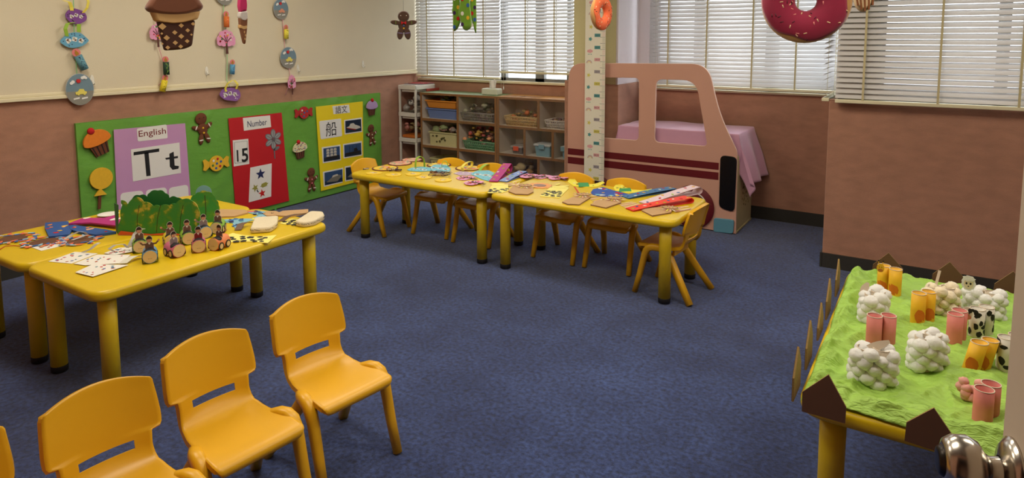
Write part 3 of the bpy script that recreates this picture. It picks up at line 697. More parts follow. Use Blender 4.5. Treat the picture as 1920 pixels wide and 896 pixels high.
def sweet(u, v, r, m_, label, dots):
    c = wb(u, v); b = B(); 
    for s_ in (-1, 1): b.fpoly(Fw, [(c[0]+s_*a*r, c[1]+bb_*r) for a, bb_ in ((.85, .2), (1.5, .75), (1.85, .6), (1.7, 0), (1.85, -.6), (1.5, -.75), (.85, -.2))][::s_], 0, HF, HF+.008)
    b.fdisc(Fw, c, r, 0, HF, HF+.013, 28)
    for i in range(6): t = i*PI/3+.3; b.fdisc(Fw, (c[0]+.6*r*math.cos(t), c[1]+.6*r*math.sin(t)), .16*r, 1+i % 4, HF+.013, HF+.015, 10)
    b.fdisc(Fw, c, .16*r, 1, HF+.013, HF+.015, 10)
    o = b.build('sweet_cutout', [m_, blf, redf, whf, grf], bevel=.001); tag(o, label, 'wall craft')
sweet(404, 306, .062, yef, 'yellow wrapped-sweet cut-out with coloured dots, left of the red poster', 1)
sweet(568, 211, .055, M('red_dotted_felt', (176, 40, 40), .9, .3, 200), 'red wrapped-sweet cut-out between the red and yellow posters', 1)
c = wb(188, 334); b = B(); b.fdisc(Fw, c, .075, 0, HF, HF+.013, 28); cb_ = (c[0]-.012, c[1]-.095); b.fpoly(Fw, [(cb_[0]-.04, cb_[1]-.02), (cb_[0], cb_[1]+.03), (cb_[0]+.04, cb_[1]-.022)], 0, HF, HF+.014)
o = b.build('lollipop_cutout', yef, bevel=.001); tag(o, 'round yellow lollipop cut-out low on the left of the green board', 'wall craft'); B().fpoly(Fw, [(cb_[0]-.012, cb_[1]-.01), (cb_[0]+.008, cb_[1]-.01), (cb_[0]-.004, cb_[1]-.115), (cb_[0]-.022, cb_[1]-.115)][::-1], 0, HF, HF+.008).build('stick', brf, o)

# ------------------------------------------------------------------ storage along the back wall
def on(fr, u, v):
    d = ray(u, v); t = (fr.O-CAM).dot(fr.N)/d.dot(fr.N); q = CAM+d*t-fr.O; return (q.dot(fr.U), q.dot(fr.V))
SY0, SY1 = 5.33, 5.638
def lip(b, x0, x1, z0, z1, y0=SY0, y1=SY1):
    b.box(x0, x1, y0+.004, y1, z0, z1, 0); b.box(x0, x1, y0, y0+.004, z0, z1, 1)
def board(name, par, x0, x1, z0, z1, mats=None, y1=SY1):
    b = B(); lip(b, x0, x1, z0, z1, y1=y1); return b.build(name, mats or [panelm, wood], par)
u1 = empty('cubby_shelf', (-4.08, 5.48, 0), 'left wooden cubby shelf with a green top, two columns of open bays', 'shelf unit')
gtop = M('green_shelf_top', (120, 140, 92), .5, .1, 10)
board('side_board', u1, -4.555, -4.533, 0, .908); board('side_board', u1, -3.618, -3.596, 0, .908); board('divider_board', u1, -4.08, -4.055, .03, .908)
board('top_board', u1, -4.562, -3.59, .908, .93, [gtop, wood]); board('bottom_board', u1, -4.533, -3.618, .03, .05)
for z in (.637, .355):
    board('shelf_board', u1, -4.533, -4.08, z, z+.025); board('shelf_board', u1, -4.055, -3.618, z, z+.025)
B().box(-4.533, -3.618, 5.632, 5.64, .03, .908).build('back_board', panelm, u1)
u2 = empty('cubby_shelf', (-3.19, 5.48, 0), 'right wooden cubby shelf with an orange wood top, beside the pink bus', 'shelf unit')
board('side_board', u2, -3.590, -3.566, 0, .908); board('side_board', u2, -2.82, -2.797, 0, .908)
board('top_board', u2, -3.592, -2.795, .908, .93, [oak, wood]); board('bottom_board', u2, -3.566, -2.82, .03, .05)
board('shelf_board', u2, -3.566, -2.82, .628, .652); board('shelf_board', u2, -3.566, -2.82, .358, .382)
board('divider_board', u2, -3.137, -3.112, .652, .908); board('divider_board', u2, -3.29, -3.265, .382, .628); board('divider_board', u2, -2.985, -2.96, .382, .628); board('divider_board', u2, -3.137, -3.112, .05, .358)
B().box(-3.566, -2.82, 5.632, 5.64, .03, .908).build('back_board', panelm, u2)
film = glassy('clear_film', (.93, .93, .93), .10, .25)
b = B(); vs, fs = [], []
for i in range(25):
    for j in range(9):
        x = -3.57+.76*i/24; z = .93-.85*j/8; vs.append((x, 5.316+.006*noise.noise(Vector((x*9, z*5, 2)))+.003*math.sin(x*26+z*3), z))
for i in range(24):
    for j in range(8): k = i*9+j; fs.append((k, k+9, k+10, k+1))
b.add(vs, fs, 0, True); b.build('dust_film', film, u2)
b = B(); vs, fs = [], []
for i in range(15):
    for j in range(7):
        x = -4.05+.43*i/14; z = .905-.27*j/6; vs.append((x, 5.318+.007*noise.noise(Vector((x*9, z*6, 7)))+.003*math.sin(x*30+z*9), z))
for i in range(14):
    for j in range(6): k = i*7+j; fs.append((k, k+7, k+8, k+1))
b.add(vs, fs, 0, True); b.build('dust_film', film, u1)
tag(B().box(-4.80+.25, -4.53, 5.42, 5.62, .931, .96).build('red_box', M('dark_red_plastic', (150, 54, 40), .5), bevel=.004), 'flat dark red box lid at the left end of the green shelf top', 'box')
# divider panel between the shelf and the bus
tag(B().box(-2.745, -2.697, 5.13, 5.62, 0, 1.125).build('divider_panel', wallcarpet, bevel=.008), 'narrow carpeted panel standing between the right shelf and the pink bus', 'panel')
def tray(x0, x1, z0, z1, mat, label, name='storage_tray', y0=5.345, y1=5.60, inset=.028, cat='tray'):
    yc = (y0+y1)/2; R = []
    def rr_(dx, z): return [Vector((p[0], p[1], z)) for p in rpoly([(x0+dx, y0+dx), (x1-dx, y0+dx), (x1-dx, y1-dx), (x0+dx, y1-dx)], .02, 3)]
    b = B(); b.rings([rr_(inset, z0), rr_(.010, z1-.012), rr_(.0, z1-.012), rr_(.0, z1), rr_(.012, z1), rr_(.014, z1-.012), rr_(inset+.004, z0+.004)], 0, False)
    o = b.build(name, mat, bevel=.0015); return tag(o, label, cat)
def basket(x0, x1, z0, z1, mat, label, n=16, rows=3, y0=5.345, y1=5.60, diag=False):
    t = empty('storage_basket', ((x0+x1)/2, (y0+y1)/2, z0), label, 'basket'); ins = .022
    def c4(z, k): return [Vector((x0+k, y0+k, z)), Vector((x1-k, y0+k, z)), Vector((x1-k, y1-k, z)), Vector((x0+k, y1-k, z))]
    b = B(); b.box(x0+ins, x1-ins, y0+ins, y1-ins, z0, z0+.004); b.build('base', mat, t)
    b = B(); T, Tm, L0 = c4(z1-.005, .003), c4(z1-.008, .003), c4(z0, ins)
    b.tube(T+[T[0]], .0055, n=6)
    b.build('rim', mat, t)
    b = B()
    for s in range(4):
        a0, a1, l0, l1 = T[s], T[(s+1) % 4], L0[s], L0[(s+1) % 4]; m_ = n if s % 2 == 0 else int(n*.8)
        for i in range(m_+1):
            f = i/m_; g = min(1, f+1.6/m_) if diag else f
            b.tube([l0.lerp(l1, f), a0.lerp(a1, g)], .0022, n=4)
            if diag: b.tube([l0.lerp(l1, g), a0.lerp(a1, f)], .0022, n=4)
        for r in range(rows+1):
            w = r/(rows+.3); b.tube([l0.lerp(a0, w), l1.lerp(a1, w)], .0035 if r == 0 else .0024, n=4)
    b.build('lattice', mat, t); return t
def heap(x0, x1, z0, zh, cols, label, name, n=26, y0=5.37, y1=5.57, seed=1, cat='toys', size=.03, shape='ball'):
    rr = random.Random(seed); b = B()
    for i in range(n):
        x, y = rr.uniform(x0+.02, x1-.02), rr.uniform(y0, y1); e = 1-abs((x-(x0+x1)/2)/((x1-x0)/2))**3
        z = z0+rr.random()**.6*max(.01, (zh-z0)*(.35+.65*e)); s = size*rr.uniform(.5, 1.1)
        if shape == 'ball': b.ball((x, y, z), (s, s*rr.uniform(.6, 1), s*rr.uniform(.4, .9)), i % len(cols), 8, 5, .5, i)
        else:
            a = rr.uniform(0, PI); d = Vector((math.cos(a), math.sin(a)*.6, rr.uniform(-.25, .25)))*size*1.6; b.tube([Vector((x, y, z))-d, Vector((x, y, z))+d], (s*.45, s*.12), i % len(cols), 6)
    o = b.build(name, cols); tag(o, label, cat); o['kind'] = 'stuff'; return o
grayb, creamb, whb, greenb = M('grey_basket_plastic', (160, 152, 150), .5), M('cream_basket_plastic', (226, 192, 132), .5), M('white_basket_plastic', (220, 212, 204), .5), M('green_basket_plastic', (116, 164, 124), .5)
tray(-4.515, -4.095, .772, .852, M('orange_tray', (216, 138, 50), .5), 'orange plastic tray, upper of the two stacked in the top left bay')
tray(-4.505, -4.09, .6625, .77, M('blue_tray', (104, 124, 176), .5), 'blue plastic tray under the orange one in the top left bay')
heap(-4.36, -4.2, .80, .885, [M('lime_toy', (120, 140, 30), .6), M('dark_toy', (50, 52, 30), .6)], 'small pile of lime green toys in the orange tray', 'toy_pile', 10, seed=2)
basket(-4.045, -3.64, .664, .755, grayb, 'grey plastic basket in the top bay, second column', 18)
heap(-4.03, -3.66, .70, .835, [M('pale_cloth', (170, 166, 144), .8), M('dark_cloth', (70, 64, 56), .8), M('brown_cloth', (116, 96, 70), .8)], 'pale and dark cloth toys heaped in the grey basket', 'cloth_toys', 30, seed=3)
# printed cream bin
bm_ = M('cream_bin_plastic', (198, 190, 140), .5)
for (x0, x1, z0, z1, lab) in ((-4.475, -4.095, .381, .525, 'cream bin with dark printed animals in the middle left bay'), (-4.465, -4.11, .051, .245, 'cream bin in the bottom left bay, mostly behind a chair back')):
    o = tray(x0, x1, z0, z1, bm_, lab, 'storage_bin', inset=.014, cat='bin'); F = Fr((0, 5.3535, 0), (1, 0, 0), (0, 0, 1), (0, -1, 0)); b = B(); rr = random.Random(8)
    for i in range(9):
        a, c = x0+.05+(x1-x0-.1)*rr.random(), z0+.04+(z1-z0-.08)*rr.random(); b.fdisc(F, (a, c), (rr.uniform(.006, .014), rr.uniform(.005, .012)), 0, -.004, .0075, 7, rr.random()*3)
    q = b.build('printed_animal', M('olive_print', (82, 76, 40), .7), o)
heap(-4.46, -4.11, .52, .575, [M('pinkish_pack', (190, 150, 140), .6), M('grey_pack', (130, 120, 110), .5), M('green_pack', (130, 140, 96), .6)], 'soft packs of craft paper piled on the cream bin', 'craft_packs', 16, seed=4, size=.045)
basket(-4.02, -3.63, .382, .47, greenb, 'green plastic basket full of colourful toys in the middle bay, second column', 16, diag=True)
heap(-4.04, -3.63, .44, .60, [M('red_toy', (190, 84, 60), .5), M('peach_toy', (214, 150, 104), .6), M('gold_toy', (190, 156, 70), .5), M('brown_toy', (110, 74, 54), .6), M('rose_toy', (190, 110, 110), .6)], 'heap of little red, gold and peach toys in the green basket', 'toy_pile', 60, seed=5, size=.026)
heap(-4.03, -3.65, .06, .16, [M('dark_box_a', (40, 34, 34), .6), M('grey_box_b', (120, 110, 110), .6)], 'dark bundle of things in the bottom bay, second column', 'toy_pile', 14, seed=6, size=.05)
basket(-3.52, -3.15, .653, .748, creamb, 'cream lattice basket in the top left bay of the right shelf', 20, diag=True)
heap(-3.50, -3.16, .70, .79, [M('straw_toy', (176, 146, 96), .6), M('orange_toy', (200, 110, 60), .6), M('olive_toy', (110, 108, 60), .6)], 'flat pieces in brown, orange and green filling the cream basket', 'craft_pieces', 26, seed=7, size=.03)
basket(-3.07, -2.83, .653, .735, whb, 'white holed basket in the top right bay of the right shelf', 12, diag=True)
heap(-3.05, -2.85, .70, .75, [M('plum_toy', (90, 60, 66), .6), M('tan_toy', (150, 120, 90), .6)], 'dark pieces in the white holed basket', 'craft_pieces', 12, seed=9, size=.022)
def lidbox(x0, x1, z0, h, body, lid, clip, label):
    t = empty('lidded_box', ((x0+x1)/2, 5.43, z0), label, 'box')
    b = B(); b.rings([[Vector((p[0], p[1], z)) for p in rpoly([(x0+k, 5.35+k), (x1-k, 5.35+k), (x1-k, 5.53-k), (x0+k, 5.53-k)], .015, 3)] for k, z in ((.016, z0), (.006, z0+h))], 0, False); b.build('body', body, t, bevel=.002)
    b = B(); b.rings([[Vector((p[0], p[1], z)) for p in rpoly([(x0+k, 5.35+k), (x1-k, 5.35+k), (x1-k, 5.53-k), (x0+k, 5.53-k)], .015, 3)] for k, z in ((-.002, z0+h), (-.004, z0+h+.012), (.004, z0+h+.018))], 0, False); b.build('lid', lid, t)
    b = B(); xm = (x0+x1)/2; b.box(xm-.03, xm+.03, 5.339, 5.349, z0+h-.028, z0+h+.016); b.build('clip', clip, t, bevel=.003)
blub, clr = M('pale_blue_plastic', (128, 166, 178), .4), M('smoky_clear_plastic', (120, 112, 108), .25)
lidbox(-3.45, -3.315, .3825, .06, clr, M('clear_lid', (176, 170, 164), .3), M('orange_clip', (236, 96, 56), .4), 'small clear box with an orange clip in the middle row of the right shelf')
lidbox(-3.19, -3.01, .3825, .10, blub, M('white_lid', (204, 206, 204), .4), blub, 'pale blue lidded box in the middle bay of the right shelf')
lidbox(-2.90, -2.83, .3825, .10, blub, MATS['white_lid'], blub, 'pale blue lidded box farthest right on the right shelf')
tray(-3.45, -3.16, .051, .20, M('brown_carton', (150, 114, 74), .8, .1), 'brown carton in the bottom bay of the right shelf', 'carton', inset=.004, cat='box')
heap(-3.44, -3.17, .17, .30, [M('kraft_bag_brown', (148, 112, 70), .8), M('cream_bag', (186, 164, 120), .7)], 'crumpled brown bags stuffed on top of the carton', 'paper_bags', 16, seed=12, size=.05)
# tissue box on the shelf
t = empty('tissue_box', (-3.72, 5.47, .9305), 'white tissue box with a tissue standing out, on the green shelf top', 'tissue box')
bx = Yp(903, 175, 5.40).x; b = B(); b.box(bx-.005, bx+.185, 5.40, 5.50, .9305, .995); b.build('box', M('pale_green_white_card', (206, 210, 190), .6), t, bevel=.012)
vs, fs = [], []; b = B()
for i in range(9):
    for j in range(6):
        a = bx+.06+.08*i/8; z = .99+.085*j/5; w = 1+.25*j/5; vs.append((bx+.1+(a-bx-.1)*w, 5.45+.012*math.sin(i*1.3+j*.4), z-.012*math.sin(i*.8)*(j == 5)))
for i in range(8):
    for j in range(5): k = i*6+j; fs.append((k, k+6, k+7, k+1))
b.add(vs, fs, 0, True); b.build('tissue', paper, t, solid=.0012)
b = B()
for x, z in ((-3.55, 0), (-3.35, .004)): b.fpoly(Fr((0, 0, .931), (1, 0, 0), (0, 1, 0), (0, 0, 1)), [(x, 5.36+z), (x+.22, 5.345+z), (x+.2, 5.5), (x-.02, 5.48)], 0, z*.5, z*.5+.002)
tag(b.build('paper_sheets', film), 'crumpled clear plastic sheets lying on the orange shelf top', 'plastic sheet')
# white corner rack
rk = empty('corner_rack', (-4.695, 5.44, 0), 'narrow white plastic rack with three tiers in the left corner', 'rack')
rx0, rx1, ry0, ry1 = -4.815, -4.578, 5.285, 5.60
for x in (rx0, rx1-.02):
    for y in (ry0, ry1-.02): B().box(x, x+.02, y, y+.02, 0, 1.0).build('post', white_pl, rk, bevel=.003)
for z in (.985, .70, .43, .12):
    b = B(); b.box(rx0-.002, rx1+.002, ry0-.003, ry0+.012, z-.03, z+.012); b.box(rx0-.002, rx1+.002, ry1-.012, ry1+.003, z-.03, z+.012); b.box(rx0-.002, rx0+.012, ry0, ry1, z-.03, z+.012); b.box(rx1-.012, rx1+.002, ry0, ry1, z-.03, z+.012); b.box(rx0+.012, rx1-.012, ry0+.012, ry1-.012, z-.028, z-.02)
    b.box(rx0+.03, rx1-.03, ry0+.02, ry1-.02, z-.055, z-.028); b.build('tier', white_pl, rk, bevel=.003)
mg = [M('magazine_red', (170, 44, 50), .5, .3, 60), M('magazine_grey', (130, 126, 128), .5, .5, 80), M('magazine_cream', (206, 196, 186), .5, .3, 70)]
for i, (lab, mi) in enumerate((('lowest patterned sheet set on top of the white rack', 2), ('middle grey patterned booklet on top of the white rack', 1), ('red patterned booklet uppermost on the white rack', 0))):
    F = Fr((0, 0, .998+i*.006), (1, 0, 0), (0, 1, 0), (0, 0, 1)); b = B(); d = .012*i; b.fpoly(F, [(rx0+.012+d, ry0+.02+d*4), (rx1-.01, ry0+.01+d*5), (rx1-.005, ry1-.01), (rx0+.02, ry1-.015)], mi, 0, .005)
    rr = random.Random(i)
    for k in range(9): a, c = rr.uniform(rx0+.05, rx1-.03), rr.uniform(ry0+.09, ry1-.04); b.fpoly(F, [(a, c), (a+.03, c+.005), (a+.028, c+.012), (a-.002, c+.008)], (mi+1+k) % 3, .005, .0055)
    tag(b.build('booklet', mg), lab, 'booklet', None)
heap(rx0+.02, rx1-.02, .72, .86, [M('grey_film_pack', (150, 144, 138), .3), M('dark_pack', (70, 62, 56), .5), M('white_pack', (200, 196, 190), .4)], 'shiny grey plastic packs on the second tier of the white rack', 'plastic_packs', 14, 5.32, 5.57, 15, size=.045)
heap(rx0+.02, rx1-.02, .49, .60, [M('gold_pack', (180, 160, 100), .4), M('straw_pack', (150, 130, 86), .5), M('pink_pack', (170, 110, 100), .5)], 'bundle of straw coloured craft packs on the third tier of the white rack', 'craft_packs', 26, 5.32, 5.57, 16, size=.035)
tag(B().box(rx0+.03, rx1-.03, ry0+.02, ry1-.03, .443, .47).build('orange_book', M('orange_cover', (196, 110, 40), .5), bevel=.002), 'flat orange book under the craft packs on the third tier of the rack', 'book')

# ------------------------------------------------------------------ wall hooks and craft garlands on the left wall
for i, (u, v, lab) in enumerate(((172, 150, 'white plastic hook by the lowest disc of the leftmost garland'), (387, 133, 'white plastic hook between the chocolate cup and the pink tree garland'), (558, 128, 'white plastic hook beside the lowest disc of the right garland'), (680, 120, 'white plastic hook nearest the window corner'))):
    a, c = on(FW, u, v); b = B(); b.fdisc(FW, (a, c), (.014, .036), 0, 0, .006, 18); h_ = b.build('wall_hook', white_pl, bevel=.002); tag(h_, lab, 'hook')
    b = B(); b.tube([FW.p(a, c-.0, .006), FW.p(a, c-.018, .014), FW.p(a, c-.03, .02), FW.p(a, c-.028, .03), FW.p(a, c-.014, .032)], .004, n=8); b.build('hook_arm', white_pl, h_)
def W2(u, v): return on(FG, u, v)
FG = Fr((XL+.035, 0, 0), (0, 1, 0), (0, 0, 1), (1, 0, 0))
gs, rdw, cloudm, ycar, ocar = M('slate_blue_card', (108, 134, 148), .6, .06), M('road_grey_card', (134, 132, 122), .6), M('white_foam', (226, 226, 222), .7), M('pale_yellow_foam', (222, 208, 96), .6, .1), M('salmon_foam', (210, 140, 110), .6, .1)
silv = M('silver_trim', (176, 178, 180), .35)
def roaddisc(u, v, w, h, label, car):
    c = W2(u, v); r = (w/2, h/2); b = B(); b.fdisc(FG, c, (r[0]+.003, r[1]+.003), 3, -.004, .0, 36); b.fdisc(FG, c, r, 0, 0, .0015, 36)
    b.fpoly(FG, [(c[0]+r[0]*math.cos(t), c[1]+r[1]*math.sin(t)) for t in [PI+.12+(PI-.24)*i/16 for i in range(17)]], 1, .0015, .002)
    for s in (-.52, .08): b.fpoly(FG, [(c[0]+r[0]*s, c[1]-r[1]*.66), (c[0]+r[0]*(s+.44), c[1]-r[1]*.60), (c[0]+r[0]*(s+.44), c[1]-r[1]*.50), (c[0]+r[0]*s, c[1]-r[1]*.56)], 2, .002, .0035)
    o = b.build('road_disc', [gs, rdw, cloudm, silv]); tag(o, label, 'wall craft')
    b = B(); k = r[0]*.95; cc = (c[0]+.05*k, c[1]-.22*r[1])
    b.fpoly(FG, [(cc[0]+x*k, cc[1]+y*k) for x, y in ((-.42, -.14), (.42, -.10), (.44, .06), (.28, .12), (.2, .3), (-.1, .32), (-.24, .12), (-.44, .06))], 0, .002, .006)
    for s in (-.22, .24): b.fdisc(FG, (cc[0]+s*k, cc[1]-.12*k), .09*k, 0, .002, .007, 12)
    b.build('foam_car', car, o)
    b = B(); b.fdisc(FG, (c[0]-.1*r[0], c[1]+.55*r[1]), .16*r[0], 0, .002, .008, 12, wob=.12, lobes=6); b.build('red_sun', red, o)
    b = B()
    for dx, dy, rr_ in ((.2, .74, .12), (.34, .78, .13), (.46, .72, .1), (-.62, .42, .12), (-.5, .5, .13)): b.fdisc(FG, (c[0]+dx*r[0], c[1]+dy*r[1]), rr_*r[0], 0, .002+abs(dx)*.001, .006+abs(dx)*.001, 12)
    b.build('foam_cloud', cloudm, o); return o
pkc, barkm = M('pink_blossom_card', (222, 150, 186), .6, .05), M('dark_bark_card', (82, 38, 30), .7)
def blossom(u, v, s, label, fr=None, name='blossom_tree', sx=1, rot=0, dc=None):
    fr = fr or FG; c = on(fr, u, v); b = B(); rr = random.Random(int(u))
    def R_(a, q): a *= sx; return (c[0]+(a*math.cos(rot)-q*math.sin(rot))*s, c[1]+(a*math.sin(rot)+q*math.cos(rot))*s)
    for i, (a, q, r_) in enumerate(((0, .28, .3), (-.32, .18, .24), (.32, .18, .24), (-.22, .42, .2), (.22, .42, .2), (0, .5, .2), (-.38, 0, .17), (.38, 0, .17), (-.16, -.04, .17), (.16, -.04, .17))):
        b.fdisc(fr, R_(a, q), (r_*s*sx, r_*s), 0, .001+.00015*i, .0035+.00015*i, 18)
    crown = b.build('blossom_tree', pkc); tag(crown, label, 'paper craft')
    b = B(); b.fpoly(fr, [R_(-.07, -.6), R_(.09, -.6), R_(.05, -.1), R_(.05, .1), R_(-.03, .1), R_(-.04, -.1)], 0, .005, .0065)
    for a, q in ((-.3, .3), (-.12, .4), (.1, .42), (.3, .28)): b.fline(fr, [R_(0, -.02), R_(a*.5, q*.6), R_(a, q)], .035*s, 0, .005, .0064)
    b.build('trunk', barkm, crown)
    b = B()
    for i in range(14):
        t, q = rr.uniform(0, 2*PI), rr.uniform(.15, .45); cc = R_(q*math.cos(t), .2+q*math.sin(t)*.8); b.fdisc(fr, cc, .05*s*rr.uniform(.5, 1.2), i % 5, .0066, .008, 10, wob=.2, lobes=5)
    b.build('petals', [redf, whf, pkf, grf, yef], crown); return crown
def candle(u, v, s, tilt, body, dotm, label, L_=1.0):
    c = W2(u, v); ct, st = math.cos(tilt), math.sin(tilt)
    def R_(a, q): return (c[0]+(a*ct-q*st)*s, c[1]+(a*st+q*ct)*s)
    b = B(); b.tube([FG.p(*R_(0, -.5*L_), .012), FG.p(*R_(0, .5*L_), .012)], .245*s, n=16, mi=0)
    rr = random.Random(int(u+v))
    for i in range(22): a, q = rr.uniform(-.14, .14), rr.uniform(-.46*L_, .46*L_); b.fdisc(FG, R_(a, q), .018*s*1.3, 1, .012+math.sqrt(max(0, (.245*s)**2-(a*s)**2))-.002, .012+math.sqrt(max(0, (.245*s)**2-(a*s)**2))+.001, 8)
    o = b.build('candle_roll', [body, dotm]); tag(o, label, 'wall craft')
    b = B(); b.fdisc(FG, R_(0, .5*L_+.22), .27*s, 0, .008, .010, 22); b.build('halo', M('pink_halo_card', (216, 120, 120), .6), o)
    b = B(); b.fpoly(FG, [R_(-.1, .5*L_+.04), R_(.1, .5*L_+.04), R_(.12, .5*L_+.18), R_(0, .5*L_+.42), R_(-.12, .5*L_+.18)], 0, .010, .012); b.build('flame', M('golden_flame', (170, 120, 20) if body.name.startswith('teal') else (216, 170, 40), .4), o); return o
def mask(P, mats, label, fr=None, w2=None, dots=12, seed=0, name='paper_mask', h0=.001, cat='paper craft', th=.003):
    fr = fr or FG; P2 = [on(fr, *p) for p in P]; P2 = rpoly(P2, .02, 4)
    if sum(P2[i-1][0]*P2[i][1]-P2[i][0]*P2[i-1][1] for i in range(len(P2))) < 0: P2 = P2[::-1]
    b = B(); b.fpoly(fr, P2, 0, h0, h0+th); o = b.build(name, mats[0]); tag(o, label, cat)
    cx = sum(p[0] for p in P2)/len(P2); cy = sum(p[1] for p in P2)/len(P2); rr = random.Random(seed); b = B()
    for i in range(dots):
        p = rr.choice(P2); k = rr.uniform(.55, .85); b.fdisc(fr, (cx+(p[0]-cx)*k, cy+(p[1]-cy)*k), .0035, 0, h0+th, h0+th+.0006, 8)
    if dots: b.build('dot_stickers', mats[1], o)
    b = B(); bb_ = [min(p[0] for p in P2), max(p[0] for p in P2)]
    for i, f in enumerate((.28, .5, .72)):
        a = bb_[0]+(bb_[1]-bb_[0])*f; q = cy+(.006 if i == 1 else -.004); r_ = (bb_[1]-bb_[0])*.085
        b.fdisc(fr, (a, q), (r_*1.1, r_*1.1), 0, h0+th, h0+th+.001, 14, rr.random(), .18, 3+i); b.fdisc(fr, (a-.25*r_, q+.3*r_), (r_*.62, r_*.5), 1+(i+seed) % 2, h0+th+.001, h0+th+.0014, 9, rr.random()*3, .3, 3); b.fdisc(fr, (a+.3*r_, q-.4*r_), (r_*.5, r_*.4), 2-(i+seed) % 2, h0+th+.0014, h0+th+.0018, 9, rr.random()*3, .3, 4)
    b.build('animal_stickers', [mats[2], MATS['brown_toy'], MATS['pale_cloth']], o); return o
purp, skyb, tealc, limes, yels = M('purple_foam', (120, 66, 140), .7, .08), M('sky_blue_foam', (98, 160, 190), .7, .05), M('teal_card', (84, 144, 160), .6), M('lime_strip', (150, 190, 60), .6), M('yellow_strip', (232, 216, 84), .6)
stk = [cloudm]
def strap(px, wid, mat, name, par, fr=None, h=.006, w3=None):
    fr = fr or FG; P = [fr.p(*on(fr, u, v), h+k) for u, v, k in px]; b = B(); b.ribbon(P, w3 or fr.U*wid, 0); return b.build(name, mat, par)
# leftmost garland
o = mask([(121, 29), (126, 19), (137, 15), (148, 18), (158, 22), (163, 32), (161, 39), (147, 46), (133, 43), (126, 37)], [purp, blackp, cloudm], 'purple dotted paper mask with yellow straps, top of the leftmost garland', cat='wall craft', seed=1)
strap([(116, 1, .01), (128, 4, .012), (133, 14, .002), (134, 20, 0)], .011, yels, 'strap', o); strap([(160, -6, .01), (163, 4, .014), (161, 15, .01), (155, 24, 0)], .008, yels, 'strap', o)
o = mask([(110, 78), (124, 64), (138, 60), (152, 62), (163, 72), (167, 76), (156, 86), (140, 90), (126, 89)], [skyb, navy, cloudm], 'sky blue dotted paper mask with lime straps, under the purple mask', cat='wall craft', seed=2)
strap([(138, 42, .004), (124, 44, .012), (120, 54, .012), (125, 68, 0)], .011, limes, 'strap', o); strap([(146, 45, .008), (147, 60, 0)], .012, limes, 'strap', o)
candle(151, 117, .098, .38, M('teal_roll_paper', (96, 150, 166), .6), navy, 'teal dotted candle roll with a pink halo, on the leftmost garland')
roaddisc(150, 167.5, .168, .205, 'slate blue road disc with a yellow car, bottom of the leftmost garland', ycar)
def string(pts, label, mat, r=.0016, hh=.004):
    P = [FG.p(*on(FG, u, v), hh) for u, v in pts]; P = [Vector((P[0].x, P[0].y, ZC-.02))]+P; b = B(); b.tube(P, r, n=6); tag(b.build('garland_ribbon', mat), label, 'ribbon')
gstr, pstr = M('pale_green_ribbon', (140, 200, 140), .6), M('pale_pink_ribbon', (226, 166, 170), .6)
string([(137, -40), (139, 20), (140, 60), (143, 95), (144, 130), (148, 165), (158, 196)], 'pale green ribbon joining the crafts of the leftmost garland', gstr, .003, -.006)
# second garland, behind the hanging chocolate cup
blossom(295, 68, .13, 'pink blossom cut-out half hidden behind the hanging chocolate cup', sx=.8)
candle(310, 128, .085, 0, M('dark_green_roll', (30, 62, 44), .7), limes, 'dark green glittery roll under the chocolate cup', L_=1.1)
candle(305, 161, .085, -.28, M('yellow_roll', (226, 206, 40), .6), blackp, 'yellow dotted roll at the bottom of the second garland')
string([(290, -40), (293, 40), (299, 90), (307, 115), (309, 150), (298, 160)], 'pale pink ribbon of the garland behind the chocolate cup', pstr, .003, -.006)
# third garland
roaddisc(421, -12, .155, .175, 'slate blue road disc cut by the top edge, above the orange candle', ycar)
candle(423, 41, .085, -.03, M('orange_roll', (222, 120, 50), .6), red, 'orange dotted candle roll with a golden flame above the pink tree')
blossom(424, 80, .148, 'large pink blossom tree with dark trunk in the middle garland')
candle(434, 130, .08, -.1, M('blue_roll', (90, 156, 196), .6), navy, 'blue dotted roll below the large pink tree')
o = mask([(410, 178), (416, 167), (430, 164), (445, 166), (451, 175), (450, 184), (443, 190), (420, 187)], [M('violet_card', (134, 86, 154), .7, .06), whf, cloudm], 'violet paper basket with yellow straps at the bottom of the middle garland', name='paper_basket', cat='wall craft', seed=3)
strap([(434, 150, .01), (424, 156, .014), (421, 166, .004), (423, 172, 0)], .009, yels, 'strap', o); strap([(437, 150, .01), (443, 158, .014), (442, 167, 0)], .009, yels, 'strap', o)
string([(420, -40), (420, 20), (424, 60), (427, 110), (426, 150), (432, 165)], 'pale green ribbon joining the crafts of the middle garland', gstr, .003, -.006)
# fourth garland
roaddisc(527, 17, .150, .170, 'slate blue road disc with a salmon car at the top of the right garland', ocar)
candle(535, 64, .082, -.06, M('lemon_roll', (230, 216, 70), .6), blackp, 'lemon dotted candle roll between the two road discs')
roaddisc(541, 108, .165, .180, 'slate blue road disc with a yellow car, lower of the two on the right garland', ycar)
blossom(547, 160, .135, 'narrow pink blossom tree hanging just above the green board', sx=.58)
string([(528, -40), (531, 40), (535, 90), (543, 130), (546, 150), (536, 178)], 'pale pink ribbon joining the crafts of the right garland', pstr, .003, -.006)

